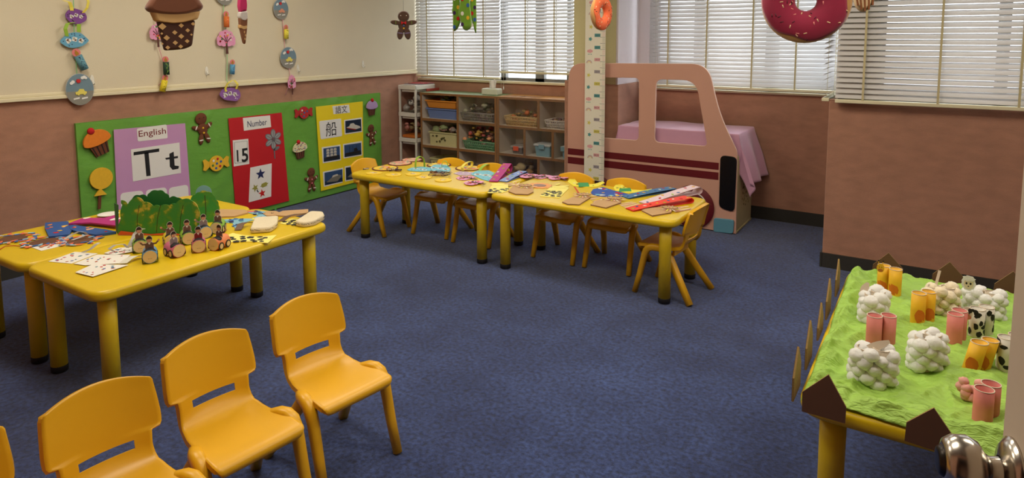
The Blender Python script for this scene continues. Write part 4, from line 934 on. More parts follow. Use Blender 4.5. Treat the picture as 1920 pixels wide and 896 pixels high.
# ------------------------------------------------------------------ soft toys hanging from the ceiling
def hangframe(u, v, dist, turn=0):
    O = CAM+ray(u, v)*dist; n = (CAM-O); n.z = 0; n.normalize(); n = Matrix.Rotation(turn, 3, 'Z') @ n
    U = Vector((0, 0, 1)).cross(n).normalized(); return Fr(O, U, (0, 0, 1), n)
def puff(b, fr, P, h, mi=0, both=True, steps=((1, 0), (.975, .42), (.93, .7), (.86, .88), (.75, 1))):
    cx = sum(p[0] for p in P)/len(P); cy = sum(p[1] for p in P)/len(P)
    st = [(k, -q) for k, q in steps[::-1]]+list(steps[1:]) if both else list(steps)
    b.rings([[fr.p(cx+(a-cx)*k, cy+(c-cy)*k, q*h) for a, c in P] for k, q in st], mi, True); return b
def cordto(fr, a, z0, par): B().tube([fr.p(a, z0-fr.O.z if False else z0, 0), Vector((fr.p(a, 0).x, fr.p(a, 0).y, ZC))], .0012, n=6).build('hanging_cord', M('clear_line', (190, 186, 176), .4), par)
def doughnut(u, v, dist, R0, r0, icing, label, turn, nspr, tilt_seed=1, base='tan_plush'):
    fr = hangframe(u, v, dist, turn); t = empty('doughnut_cushion', fr.O, label, 'cushion')
    bm0 = M(base, (196, 146, 84), .95, .1, 40, sheen=.4); Rm, rt = (R0+r0)/2, (R0-r0)/2; NT_, NP = 48, 16; fl = .62
    def P(th, ph, k=1): rad = Rm+rt*k*math.cos(ph); return fr.p(rad*math.cos(th), rad*math.sin(th), rt*k*fl*math.sin(ph))
    B().rings([[P(2*PI*i/NT_, 2*PI*j/NP) for j in range(NP)] for i in range(NT_+1)], 0, True, False).build('dough', bm0, t)
    def pe(th): return .62+.20*math.sin(th*3+tilt_seed)+.10*math.sin(th*7+2)
    b = B(); b.add([P(2*PI*i/NT_, pe(2*PI*i/NT_)+(PI*1.02-pe(2*PI*i/NT_))*j/11, 1.04) for i in range(NT_) for j in range(12)], [(i*12+j, ((i+1) % NT_)*12+j, ((i+1) % NT_)*12+j+1, i*12+j+1) for i in range(NT_) for j in range(11)], 0, True); b.build('icing', icing, t, solid=.004)
    b = B(); rr = random.Random(tilt_seed)
    for i in range(nspr):
        th, ph = rr.uniform(0, 2*PI), rr.uniform(.75, 2.6); p0 = P(th, ph, 1.06); a = rr.uniform(0, PI); d = fr.U*math.cos(a)*.007+fr.V*math.sin(a)*.007; b.tube([p0-d, p0+d], .0024, i % 3, 6)
    b.build('sprinkles', [M('cream_thread', (236, 206, 160), .7), M('dark_thread', (70, 14, 30), .7), M('pink_thread', (236, 150, 140), .7)], t)
    cordto(fr, 0, R0*.97, t)
doughnut(1511, 2, 2.9, .182, .047, M('maroon_plush', (150, 16, 58), .85, .1, 50, sheen=.4), 'big maroon doughnut cushion with cream sprinkles, hanging at the upper right', -.05, 60, 1)
doughnut(1127, 24, 4.0, .105, .034, M('orange_plush', (240, 112, 66), .85, .1, 50), 'orange doughnut cushion hanging before the height chart, turned sideways', 1.0, 40, 4)
# gingerbread
fr = hangframe(757, 46, 4.1); s = .2
t = empty('gingerbread_cushion', fr.O, 'dark brown gingerbread man cushion with a red bow, hanging by the window corner', 'cushion'); dbr = M('dark_brown_plush', (74, 48, 32), .95, .12, 60, sheen=.3)
b = B()
for a, c, ra, rb, rt in ((0, .25, .18, .17, 0), (0, -.02, .17, .22, 0), (-.24, .06, .17, .075, -.15), (.24, .06, .17, .075, .15), (-.11, -.28, .10, .18, -.15), (.11, -.28, .10, .18, .15)):
    P = [(s*(a+ra*math.cos(q)*math.cos(rt)-rb*math.sin(q)*math.sin(rt)), s*(c+ra*math.cos(q)*math.sin(rt)+rb*math.sin(q)*math.cos(rt))) for q in [2*PI*i/20 for i in range(20)]]
    puff(b, fr, P, .022)
b.build('body', dbr, t)
b = B()
for a in (-.075, .075): b.fdome(fr, (a*s*1.15, .27*s), .016*s, 0, .021, .003, 8)
for a in (-.11, .11): b.fdisc(fr, (a*s, -.26*s), (.10*s, .014*s), 2, .021, .0235, 12, a*1.2)
for a in (-.24, .24): b.fdisc(fr, (a*s, .06*s), (.014*s, .06*s), 3, .021, .0235, 10)
for c, mi in ((-.04, 4), (-.12, 5)): b.fdome(fr, (0, c*s), .026*s, mi, .021, .004, 10)
b.build('face_and_trim', [whf, redf, M('mauve_piping', (120, 110, 150), .8), M('green_piping', (90, 110, 40), .8), blf, yef], t)
b = B(); b.fpoly(fr, [(0, .05*s), (-.075*s, .10*s), (-.075*s, .0)], 0, .021, .027); b.fpoly(fr, [(0, .05*s), (.075*s, .0), (.075*s, .10*s)], 0, .021, .027); b.fdome(fr, (0, .05*s), .02*s, 0, .022, .008, 8); b.build('bow', redf, t); cordto(fr, 0, .42*s, t)
# dotted green tree in three leaves
fr = hangframe(872, 10, 3.3, .0); t = empty('dotted_tree_cushion', fr.O, 'lime green dotted tree cushion of three leaves, hanging before the left blinds', 'cushion'); gpl = M('lime_plush', (112, 158, 40), .95, .1, 40, sheen=.3)
for (lab, px, hh) in (('leaf', [(847, -30), (862, -30), (862, 20), (864, 42), (858, 55), (851, 60), (849, 48), (850, 30), (847, 22), (849, 10)], .0), ('leaf', [(864, -30), (880, -30), (882, 10), (885, 40), (884, 52), (876, 58), (869, 56), (864, 42), (859, 25), (862, 8)], .03), ('leaf', [(881, -30), (894, -30), (893, 10), (894, 40), (893, 62), (891, 62), (887, 48), (882, 25), (882, 8)], .012)):
    f2 = Fr(fr.O+fr.N*hh, fr.U, fr.V, fr.N); P = rpoly([on(f2, *p) for p in px], .02, 4); b = B(); puff(b, f2, P, .022)
    rr = random.Random(int(px[0][0])); n = 0; cc = [(p[0]) for p in P]
    for i in range(7):
        v = -24+i*12+rr.uniform(-3, 3); xs_ = [p[0] for p in px]; u = min(xs_)+(max(xs_)-min(xs_))*(.3+.4*(i % 2)); 
        if v < 52: b.fdisc(f2, on(f2, u, v), (.0075, .010), 1+(i+int(hh*100)) % 5, .0215, .0235, 12)
    b.build(lab, [gpl, redf, blf, whf, yef, M('plum_felt', (60, 30, 80), .8)], t)
cordto(fr, 0, .1, t)
# chocolate cup
fr = hangframe(327, 45, 3.45, .1); t = empty('ice_cream_cup_cushion', fr.O, 'large brown chocolate cup cushion with a lattice base, hanging before the left wall', 'cushion'); cb1, cb2, tanp = M('chocolate_plush', (104, 58, 32), .9, .12, 30, sheen=.3), M('dark_chocolate_plush', (66, 36, 24), .9, .1, 30), M('biscuit_plush', (196, 158, 104), .9, .08, 30)
f1 = Fr(fr.O+fr.N*.02, fr.U, fr.V, fr.N)
b = B(); puff(b, f1, rpoly([on(f1, *p) for p in ((270, 15), (275, 6), (284, -6), (300, -20), (327, -28), (352, -20), (370, -6), (377, 4), (382, 12), (378, 19), (355, 27), (325, 29), (295, 27), (276, 22))], .03, 4), .045); b.build('scoop', cb1, t)
b = B(); puff(b, fr, rpoly([on(fr, *p) for p in ((279, 20), (376, 20), (371, 36), (345, 43), (322, 45), (298, 42), (288, 40))], .01, 3), .05); b.build('rim_band', tanp, t)
b = B(); puff(b, fr, rpoly([on(fr, *p) for p in ((292, 38), (366, 38), (360, 86), (345, 92), (325, 94), (307, 95))], .012, 3), .042)
for i, (u, v, k) in enumerate(((303, 50, 1.5), (338, 48, 1), (326, 61, 1), (350, 57, .9), (311, 71, 1.2), (338, 68, 1.1), (360, 45, .8), (357, 65, .5), (327, 80, 1), (349, 77, .9), (313, 89, .9), (337, 87, .9), (302, 63, .5), (303, 82, .5))):
    c = on(fr, u, v); r_ = .0125*k; b.fpoly(fr, [(c[0]-r_, c[1]), (c[0], c[1]-r_*.95), (c[0]+r_, c[1]), (c[0], c[1]+r_*.95)], 1, .038, .0435)
b.build('lattice_cup', [cb2, tanp], t); cordto(fr, 0, .1, t)
# ice cream cone
fr = hangframe(456, 30, 3.6, .3); t = empty('ice_cream_cone_cushion', fr.O, 'long narrow ice cream cone cushion, pink over white over brown wafer', 'cushion')
b = B(); puff(b, fr, rpoly([on(fr, *p) for p in ((447, 32), (463, 32), (462, 55), (459, 83), (456, 82), (449, 52))], .008, 3), .022)
for u, v in ((456, 60), (458, 66), (457, 73)): c = on(fr, u, v); b.fpoly(fr, [(c[0]-.004, c[1]), (c[0], c[1]-.008), (c[0]+.004, c[1]), (c[0], c[1]+.008)], 1, .016, .0225)
b.build('wafer', [M('wafer_plush', (120, 76, 48), .9), tanp], t)
b = B(); puff(b, fr, rpoly([on(fr, *p) for p in ((447, 46), (447.5, 53), (455, 56), (462, 54), (462, 47), (455, 49))], .004, 3), .024); b.build('wafer_band', tanp, t)
b = B(); puff(b, fr, rpoly([on(fr, *p) for p in ((447, 22), (462, 20), (463, 34), (458, 40), (450, 38), (446, 32))], .008, 3), .028); b.build('vanilla_scoop', M('grey_white_plush', (196, 190, 184), .9), t)
b = B(); puff(b, fr, rpoly([on(fr, *p) for p in ((448, -18), (459, -18), (462, 10), (461, 22), (455, 20), (449, 25), (446, 12))], .008, 3), .026); b.build('raspberry_scoop', M('raspberry_plush', (186, 40, 96), .9, .1), t); cordto(fr, 0, .14, t)
# striped sweet, only its lower tip in view
fr = hangframe(1619, -12, 3.0, .1); t = empty('striped_sweet_cushion', fr.O, 'brown and cream striped sweet cushion, only its lower tip in view at the top', 'cushion')
P = [(.042*math.cos(q), .082*math.sin(q)) for q in [2*PI*i/28 for i in range(28)]]; b = B(); puff(b, fr, P, .04, 0); b.build('body', M('cream_plush', (224, 196, 156), .9), t)
b = B()
for i in range(5):
    a = -.032+.016*i; L2 = .078*math.sqrt(max(0, 1-(a/.044)**2)); b.fline(fr, [(a*.9+.006, -L2), (a*1.0+.003, -L2*.5), (a*1.08, 0), (a, L2*.7)], .0075, 0, .012, .0412)
b.build('stripe', M('brown_stripe_plush', (140, 84, 48), .9), t); cordto(fr, 0, .07, t)

# ------------------------------------------------------------------ crafts lying on the tables
Ft = Fr((0, 0, .5005), (1, 0, 0), (0, 1, 0), (0, 0, 1))
def T(u, v, z=.502): q = Zp(u, v, z); return (q.x, q.y)
def ccw(P): return P if sum(P[i-1][0]*P[i][1]-P[i][0]*P[i-1][1] for i in range(len(P))) > 0 else P[::-1]
def inside(p, P):
    r = False
    for i in range(len(P)):
        (x0, y0), (x1, y1) = P[i-1], P[i]
        if (y0 > p[1]) != (y1 > p[1]) and p[0] < (x1-x0)*(p[1]-y0)/(y1-y0)+x0: r = not r
    return r
def piece(px, mats, label, name, cat='paper craft', h=0, th=.003, rnd=.006, spots=0, size=.008, lobes=0, seed=0, world=False, spotname='stickers', elong=1.4, edge=.85):
    P = ccw([T(*p) for p in px] if not world else px); P = rpoly(P, rnd, 3); mats = mats if isinstance(mats, (list, tuple)) else [mats]
    b = B(); b.fpoly(Ft, P, 0, h, h+th); o = b.build(name, mats[0]); tag(o, label, cat)
    if spots:
        rr = random.Random(seed+len(label)); b = B(); xs = [p[0] for p in P]; ys = [p[1] for p in P]; n = 0; cx, cy = sum(xs)/len(xs), sum(ys)/len(ys)
        for _ in range(spots*30):
            p = (rr.uniform(min(xs), max(xs)), rr.uniform(min(ys), max(ys)))
            if inside((cx+(p[0]-cx)/edge, cy+(p[1]-cy)/edge), P):
                s = size*rr.uniform(.6, 1.2); b.fdisc(Ft, p, (s*elong, s), n % (len(mats)-1), h+th+.00002*n, h+th+.0008+.00003*n, 9, rr.uniform(0, PI), .18, 3+n % 3); n += 1
                if n >= spots: break
        b.build(spotname, mats[1:], o)
    return o
def rnd_(u, v, r, mats, label, name='paper_badge', h=0, wob=.03, lobes=12, th=.004, inner=None):
    c = T(u, v); b = B(); b.fdisc(Ft, c, r, 0, h, h+th, 36, 0, wob, lobes); o = b.build(name, mats[0]); tag(o, label, 'paper craft')
    b = B(); rr = random.Random(int(u*3+v)); b.fdisc(Ft, c, r*.9, 0, h+th, h+th+.0004, 30) if inner else None
    for i in range(9): a, q = rr.uniform(0, 2*PI), rr.uniform(0, .42)*r; b.fdisc(Ft, (c[0]+q*math.cos(a), c[1]+q*math.sin(a)), (r*.16, r*.11), (1 if inner else 0)+i % (len(mats)-(2 if inner else 1)), h+th+.0004+.0001*i, h+th+.0012+.0001*i, 8, a, .2, 3)
    b.build('centre_decoration', mats[1:], o); return o
lemonc, brimm, greyp2 = M('lemon_card', (236, 200, 56), .6, .06), M('brown_rim', (110, 50, 34), .7), M('pale_print_grey', (186, 176, 166), .6)
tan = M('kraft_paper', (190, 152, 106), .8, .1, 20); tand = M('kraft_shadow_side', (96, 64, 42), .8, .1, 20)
for i, (u, v) in enumerate(((701.5, 324.5), (738, 327.8), (775, 326.5), (794.5, 332.5), (831, 338))):
    rnd_(u, v, .058, [lemonc, greyp2, whf, M('tan_print', (190, 140, 90), .6)], ['scalloped yellow badge nearest the left corner of the long tables', 'scalloped yellow badge, second from the left corner of the long tables', 'scalloped yellow badge in the middle of the row of five', 'scalloped yellow badge half over its left neighbour, fourth of the row', 'scalloped yellow badge standing apart at the right end of the row'][i], h=.0002*i)
def fan(u, v, r, label, h=0, cols=None, sq=1):
    c = T(u, v); b = B(); b.fdisc(Ft, c, (r, r*sq), 0, h, h+.005, 40, .3); o = b.build('rimmed_fan', brimm); tag(o, label, 'paper craft')
    b = B(); b.fdisc(Ft, c, (r*.88, r*.88*sq), 0, h+.005, h+.0058, 40, .3); rr = random.Random(int(u))
    for i in range(12): a, q = rr.uniform(0, 2*PI), rr.uniform(.1, .75)*r; b.fdisc(Ft, (c[0]+q*math.cos(a), c[1]+q*math.sin(a)*sq), (r*.2, r*.09), 1+i % 4, h+.0058+.0001*i, h+.0066+.0001*i, 10, a+1)
    b.build('fan_face', [cols or lemonc, orf, pkf, greyp2, M('sage_paper', (140, 170, 130), .7)], o)
peach = M('peach_card', (222, 176, 140), .7, .08)
fan(722, 315.5, .10, 'brown rimmed fan with orange and grey pieces, above the leftmost badge'); fan(750, 306.5, .095, 'peach coloured rimmed fan at the far left corner of the long tables', cols=peach)
fan(772, 300, .085, 'flat brown rimmed fan behind the peach one at the back edge', cols=peach); fan(823, 309.5, .095, 'yellow rimmed fan behind the second blue mask'); fan(878, 315.5, .10, 'yellow rimmed fan with a yellow strap beside it, before the third chair back')
def laces(u, v, r, n, label, seed=1):
    c = T(u, v); rr = random.Random(seed); b = B()
    for i in range(n):
        a = rr.uniform(0, PI); o_ = (c[0]+rr.uniform(-.5, .5)*r*1.4, c[1]+rr.uniform(-.3, .3)*r); rx = r*rr.uniform(.4, .8)
        P = [Ft.p(o_[0]+rx*math.cos(t)*math.cos(a)-rx*.45*math.sin(t)*math.sin(a), o_[1]+rx*math.cos(t)*math.sin(a)+rx*.45*math.sin(t)*math.cos(a), .003+.002*i+.001*math.sin(t*2)) for t in [2*PI*k/20 for k in range(20)]]
        b.tube(P+[P[0]], .0022, i % 3, 5)
    o = b.build('craft_cord_loops', [brimm, M('navy_cord', (40, 34, 60), .7), M('cream_cord', (200, 180, 150), .7)]); tag(o, label, 'cord')
laces(738, 320, .06, 5, 'brown cord loops between the leftmost fan and the badges'); laces(826, 328, .085, 11, 'tangle of dark and cream cords heaped in front of the middle blue mask', 3); laces(690, 317, .05, 3, 'thin brown cord at the left corner of the long tables', 7)
SB = [M('sky_paper', (122, 190, 206), .7, .06), M('tiny_dot', (60, 90, 110), .7), cloudm]
FT2 = Ft
mask([(762, 319), (772, 315), (790, 313), (808, 315), (809, 321), (788, 322), (770, 321)], SB, 'pale blue paper mask with an upright lime strap, left of the cord tangle', Ft, seed=4, h0=.001)
o2 = mask([(806, 316), (814, 310.5), (838, 311), (845, 318), (843, 324), (825, 326), (810, 322)], SB, 'pale blue paper mask in the middle, just behind the cord tangle', Ft, seed=5, h0=.006)
o3 = mask([(882, 327), (893, 321), (917, 320), (932, 328), (932, 336), (921, 341), (904, 337)], SB, 'largest pale blue paper mask, beside the magenta band', Ft, seed=6, h0=.001)
def arch(u0, v0, u1, v1, hgt, wid, mat, label, over=.0, name='paper_strap', lean=0, par=None):
    a, c = T(u0, v0), T(u1, v1); A, C_ = Vector((a[0], a[1], .503)), Vector((c[0], c[1], .503)); d = (C_-A); per = Vector((-d.y, d.x, 0)).normalized(); P = []
    for i in range(13): t = i/12; P.append(A.lerp(C_, t)+Vector((0, 0, hgt*math.sin(PI*t)**.8))+per*lean*math.sin(PI*t)-d*over*math.sin(2*PI*t))
    b = B(); b.ribbon(P, per*wid); o = b.build(name, mat, par)
    return tag(o, label, 'paper strap') if not par else o
arch(779, 315, 796, 313, .085, .013, limes, 'lime paper strap arching highest above the left blue mask', .15); arch(828, 314, 840, 314, .05, .012, limes, 'short lime paper strap standing on the middle blue mask', .1)
arch(868, 321, 884, 313, .05, .010, yels, 'yellow paper strap leaning over the lilac strip', .3); arch(899, 320, 925, 314, .035, .013, limes, 'lime paper strap lying behind the largest blue mask'); arch(925, 330, 952, 327, .03, .014, limes, 'lime paper strap folded over the magenta band')
piece([(850, 325), (864, 321), (886, 323), (890, 328), (862, 329)], [M('pale_lilac_card', (190, 164, 190), .7, .06), greyp2, whf], 'pale lilac strip of paper right of the cord tangle', 'paper_strip', spots=8)
magp = M('magenta_paper', (176, 40, 120), .6, .08)
def band(px0, px1, wid, mats, label, loop=.03, name='paper_headband', spots=10, up=.010, seed=0, skew=0, world=None):
    a, c = T(*px0), T(*px1); A, C_ = Vector((*a, .502)), Vector((*c, .502)); d = (C_-A); L_ = d.length; d.normalize(); per = Vector((-d.y, d.x, 0)); r = loop/2; P = []
    for i in range(7): t = i/6; P.append(A+d*(L_-r)*t+Vector((0, 0, .0012)))
    for i in range(1, 8): t = -PI/2+PI*i/8; P.append(A+d*(L_-r+r*1.2*math.cos(t))+Vector((0, 0, .0012+r+r*math.sin(t))))
    for i in range(9): t = i/8; P.append(A+d*(L_-r)*(1-t)+per*skew*t+Vector((0, 0, .0012+loop*(1-t)**1.5+up*math.sin(PI*t)*.6+.004)))
    b = B(); b.ribbon(P, per*wid, 0, .001); o = b.build(name, mats[0]); tag(o, label, 'paper craft')
    b = B(); rr = random.Random(seed+len(label)); top = P[-9:]
    for i in range(spots):
        t = (i+.5)/spots*8; k = int(t); p = top[k].lerp(top[k+1], t-k) if k < 8 else top[8]; dz = (top[min(k+1, 8)]-top[k]).normalized() if k < 8 else d
        F = Fr(p+per*rr.uniform(-.6, .6)*wid, dz, per, dz.cross(per)*(1 if dz.cross(per).z > 0 else -1)); b.fdisc(F, (0, 0), (.011, .007), i % (len(mats)-1), .0012, .0026, 9, rr.uniform(0, 3), .2, 4)
    b.build('stickers', mats[1:], o); return o
stick = [yef, redf, whf, blf, M('lime_foam', (150, 190, 40), .7)]
band((925, 341), (953, 320), .032, [magp, yef, M('lime_foam', (150, 190, 40), .7), whf], 'folded magenta paper band with foam shapes, behind the third blue mask', .055, spots=5, skew=0)
band((943, 341), (982, 326), .032, [M('periwinkle_paper', (130, 150, 200), .6, .06)]+stick, 'folded periwinkle band pointing to the back edge, right of the magenta one', .018, spots=8)
tw = [(878, 335, .13, .35, 'pink blossom tree card lying behind the other at the near edge, left of the joint'), (893, 344, .13, .3, 'pink blossom tree card nearest the joint between the long tables'), (995, 331, .13, .2, 'pink blossom tree card at the left of the back-edge cluster'), (1022, 333, .13, .1, 'pink blossom tree card in the middle of the back-edge cluster'), (1049, 335, .13, -.1, 'pink blossom tree card at the right of the back-edge cluster')]
for i, (u, v, s, r_, lab) in enumerate(tw):
    fr_ = Fr((0, 0, .5008+.004*(i % 3)), (1, 0, 0), (0, 1, 0), (0, 0, 1)); blossom(u, v, s, lab, fr_, rot=r_+1.2)
cowy = M('cow_card_yellow', (240, 226, 120), .7, .04)
def cow(px, label, seed=0, ears=True, h=0):
    P = ccw([T(*p) for p in px]); o = piece(px, [cowy, blackp], label, 'cow_print_card', h=h, spots=0)
    rr = random.Random(seed); b = B(); n = 0; body = P; cx, cy = sum(p[0] for p in P)/len(P), sum(p[1] for p in P)/len(P)
    xs = [p[0] for p in P]; ys = [p[1] for p in P]; used = []
    for _ in range(900):
        p = (rr.uniform(min(xs), max(xs)), rr.uniform(min(ys), max(ys)))
        if not inside((cx+(p[0]-cx)*1.15, cy+(p[1]-cy)*1.15), P) or any(math.hypot(p[0]-q[0], p[1]-q[1]) < .030 for q in used): continue
        if (p[0]-cx)*(-.5)+(p[1]-cy)*.85 > .015: continue
        used.append(p); s = rr.uniform(.014, .021); b.fpoly(Ft, [(p[0]+s*rr.uniform(.7, 1.2)*math.cos(t), p[1]+s*rr.uniform(.6, 1.1)*math.sin(t)) for t in [2*PI*k/5 for k in range(5)]], 0, h+.003, h+.004)
        if len(used) > 15: break
    if used: b.build('cow_patches', blackp, o)
    return o
o = cow([(914, 362), (922, 347), (953, 345.5), (953, 358), (940, 362)], 'yellow cow-print card on the joint of the long tables', 2)
b = B(); b.fdisc(Ft, T(934, 346), (.05, .032), 0, .003, .004, 20, .3); b.build('card_head', cowy, o)
o = cow([(1012, 368), (1034, 349), (1067, 353), (1049, 371)], 'yellow cow-print card with a rabbit-eared head, on the right long table', 5)
b = B(); b.fdisc(Ft, T(1050, 351), (.055, .032), 0, .003, .004, 20, .3); b.fdisc(Ft, T(1046, 346), (.028, .012), 0, .0031, .0042, 14, 1.6); b.fdisc(Ft, T(1060, 349), (.028, .012), 0, .0031, .0042, 14, .6); b.build('card_head', cowy, o)
strp = [M('peach_strip', (230, 176, 140), .7), M('cream_strip', (232, 216, 180), .7), M('rose_strip', (206, 140, 120), .7), M('yellow_strip', (232, 216, 84), .6)]
def kraft(px, face, label, seed=0, mane=.052, h=0):
    P = ccw([T(*p) for p in px]); b = B(); b.fpoly(Ft, P, 0, h, h+.0022); cx, cy = sum(p[0] for p in P)/len(P), sum(p[1] for p in P)/len(P)
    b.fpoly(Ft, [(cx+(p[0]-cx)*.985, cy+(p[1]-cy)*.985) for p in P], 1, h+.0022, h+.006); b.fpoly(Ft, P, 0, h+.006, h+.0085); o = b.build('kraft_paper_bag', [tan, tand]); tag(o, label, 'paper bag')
    c = T(*face); b = B(); rr = random.Random(seed)
    for i in range(20):
        a = 2*PI*i/20; q0, q1 = mane*.5, mane*rr.uniform(1.1, 1.6); b.fline(Ft, [(c[0]+q0*math.cos(a), c[1]+q0*math.sin(a)), (c[0]+q1*math.cos(a+.1), c[1]+q1*math.sin(a+.1))], .008, i % 4, h+.0087+.0002*i, h+.0093+.0002*i)
    b.build('mane_strips', strp, o)
    b = B(); hz = h+.0135; b.fdisc(Ft, c, (mane*.85, mane*.62), 0, hz, hz+.002, 22, .2); b.fline(Ft, [(c[0]+mane*.86*math.cos(t)*math.cos(.2)-mane*.63*math.sin(t)*math.sin(.2), c[1]+mane*.86*math.cos(t)*math.sin(.2)+mane*.63*math.sin(t)*math.cos(.2)) for t in [2*PI*k/20 for k in range(21)]], .0022, 1, hz+.002, hz+.0026)
    for s in (-1, 1): b.fdisc(Ft, (c[0]+s*mane*.3, c[1]+.004), .003, 1, hz+.002, hz+.003, 8)
    b.fdisc(Ft, (c[0], c[1]-.008), .004, 2, hz+.002, hz+.003, 8); b.build('lion_face', [tan, blackp, redf], o); return o
kraft([(953, 360), (962, 351), (1000, 352), (1000, 361), (990, 366), (966, 365)], (985, 351), 'kraft paper bag with a lion face, first from the joint of the long tables', 1)
kraft([(1054, 380), (1074, 371), (1108, 371), (1086, 385), (1064, 384)], (1094, 368), 'kraft paper bag with a lion face, behind a red stick on the right long table', 2)
kraft([(1107, 385), (1122, 377), (1160, 376), (1165, 381), (1136, 391)], (1152, 375), 'kraft paper bag with a lion face, middle one near the right end', 3)
kraft([(1203, 396), (1218, 390), (1262, 392), (1258, 400), (1223, 406)], (1256, 393), 'kraft paper bag with a lion face, nearest the end chair', 4)
c = T(1086, 366); d = T(1077, 350, .53); b = B(); b.ribbon([(c[0], c[1], .512), (d[0], d[1], .53)], (.006, 0, 0)); tag(b.build('paper_stick', M('red_orange_card', (196, 70, 40), .6)), 'narrow red paper strip sticking up behind a lion bag', 'paper strip')
# lion head with a large mane lying behind
c = T(1012, 348); b = B(); b.fdisc(Ft, c, (.088, .075), 0, 0, .003, 40, 0, .12, 14); o = b.build('lion_mane_card', M('apricot_card', (232, 160, 100), .7, .06)); tag(o, 'round apricot lion mane card with a grey centre, left of the rabbit-eared card', 'paper craft'); b = B(); b.fdisc(Ft, c, (.045, .036), 0, .003, .0045, 24); b.build('mane_centre', M('mauve_grey_card', (150, 124, 116), .7), o)
c = T(968, 346); b = B()
for i in range(18): a = 2*PI*i/18; b.fline(Ft, [c, (c[0]+.085*math.cos(a), c[1]+.07*math.sin(a))], .007, i % 4, .0002*i, .0006+.0002*i)
tag(b.build('paper_strip_fan', strp), 'fan of thin peach and cream paper strips by the joint, behind the first lion bag', 'paper craft')
# yellow animals with green shirts
yc, gc = M('bright_lemon_paper', (238, 224, 70), .7, .04), M('emerald_paper', (60, 150, 84), .7, .08)
def longanimal(px, green_px, label, seed):
    o = piece(px, [yc, blackp, whf], label, 'paper_animal', spots=6, size=.006, seed=seed); b = B(); b.fpoly(Ft, ccw([T(*p) for p in green_px]), 0, .003, .0045); b.build('green_patch', gc, o)
longanimal([(1064, 341), (1067, 336), (1078, 336), (1083, 343), (1100, 347), (1118, 344), (1130, 340), (1134, 343), (1120, 350), (1100, 351), (1076, 349)], [(1084, 343), (1103, 343), (1105, 350), (1085, 351)], 'yellow paper animal with a green patch, before the chart chair', 1)
longanimal([(1150, 352), (1154, 347), (1166, 345), (1172, 351), (1186, 356), (1206, 357), (1222, 354), (1223, 357), (1200, 362), (1172, 361), (1154, 358)], [(1162, 354), (1182, 353), (1184, 359), (1160, 360)], 'yellow paper animal with a green patch, before the farthest right chair back', 2)
cob = M('cobalt_foam', (46, 84, 166), .6, .06); st2 = M('steel_blue_foam', (70, 116, 160), .6, .06)
o = piece([(1107, 362), (1112, 355), (1130, 351), (1150, 357), (1178, 364), (1172, 369), (1140, 369), (1116, 367)], [cob, whf, redf, yef, SB[0]], 'cobalt blue oval foam piece covered in stickers, left of the blue band', 'foam_palette', spots=12, size=.012)
band((1172, 371), (1262, 356), .036, [st2]+stick, 'steel blue headband lying across the right end of the long tables', .010, spots=9)
band((1206, 382), (1308, 361), .036, [M('pale_pink_white_foam', (226, 200, 204), .6, .04)]+stick, 'pale pink headband arching up at the right end, nearest the bus', .040, spots=9, up=.012)
band((1180, 394), (1293, 378), .036, [M('scarlet_foam', (232, 66, 44), .6, .05)]+stick, 'scarlet headband looping near the end chair', .026, spots=10, up=.010)
for i, (px, lab) in enumerate(((((1105, 372), (1122, 368), (1140, 376), (1118, 384)), 'yellow paper strips beside the middle lion bag'), (((1158, 382), (1186, 378), (1200, 383), (1172, 390)), 'mixed yellow and pink paper strips before the scarlet band'), (((1262, 388), (1290, 385), (1296, 392), (1266, 398)), 'pale paper strips beside the lion bag nearest the end chair'))):
    P = [T(*p) for p in px]; b = B(); rr = random.Random(i)
    for k in range(9):
        f = k/8; a = Vector(P[0]).lerp(Vector(P[3]), f); c = Vector(P[1]).lerp(Vector(P[2]), min(1, max(0, f+rr.uniform(-.2, .2)))); b.fline(Ft, [tuple(a), tuple(c)], .007, (k+i) % 4, .0003*k, .0008+.0003*k)
    tag(b.build('paper_strips', strp), lab, 'paper strips')

# ------------------------------------------------------------------ left pair of tables
Fw_ = M('soft_white_card', (230, 226, 216), .7, .03)
def giftcard(px, label, seed, strap_px=None, h=0):
    o = piece(px, [Fw_, redf, M('rust_print', (170, 80, 40), .7), M('teal_print2', (60, 120, 130), .7), M('blue_print2', (80, 100, 160), .7)], label, 'printed_card', h=h, th=.0015, rnd=.002, spots=13, size=.005, seed=seed, spotname='printed_flowers')
    if strap_px:
        P = [Vector((*T(u, v, .502+k), .502+h+k)) for u, v, k in strap_px]; b = B(); b.ribbon(P, (.007, .004, 0), 0, .0006); b.build('ribbon_loop', M('silver_ribbon', (196, 196, 190), .4), o)
    return o
giftcard([(50, 460), (108, 447), (140, 455), (77, 470)], 'white printed card on the far table, under a silver ribbon loop', 1, [(120, 449, .002), (134, 440, .02), (148, 434, .035), (158, 435, .035), (164, 440, .02), (135, 450, .003)])
giftcard([(90, 490), (140, 472), (183, 475), (134, 494)], 'white printed card nearest the left edge of the near table, ribbon standing up', 2, [(155, 473, .002), (170, 467, .02), (180, 458, .04), (186, 455, .045)])
giftcard([(138, 495), (182, 478), (245, 478), (228, 494), (160, 498)], 'white printed card in the middle of the overlapping stack', 3, None, .002)
giftcard([(195, 476), (222, 466), (256, 464), (255, 472), (214, 479)], 'white printed card partly under grey ribbon, behind the stack', 4, [(214, 473, .004), (205, 468, .02), (215, 461, .035), (232, 459, .03), (240, 466, .01)], .004)
giftcard([(141, 512), (174, 497), (241, 498), (174, 520)], 'white printed card lowest in the stack, nearest the table edge', 5, None, .004)
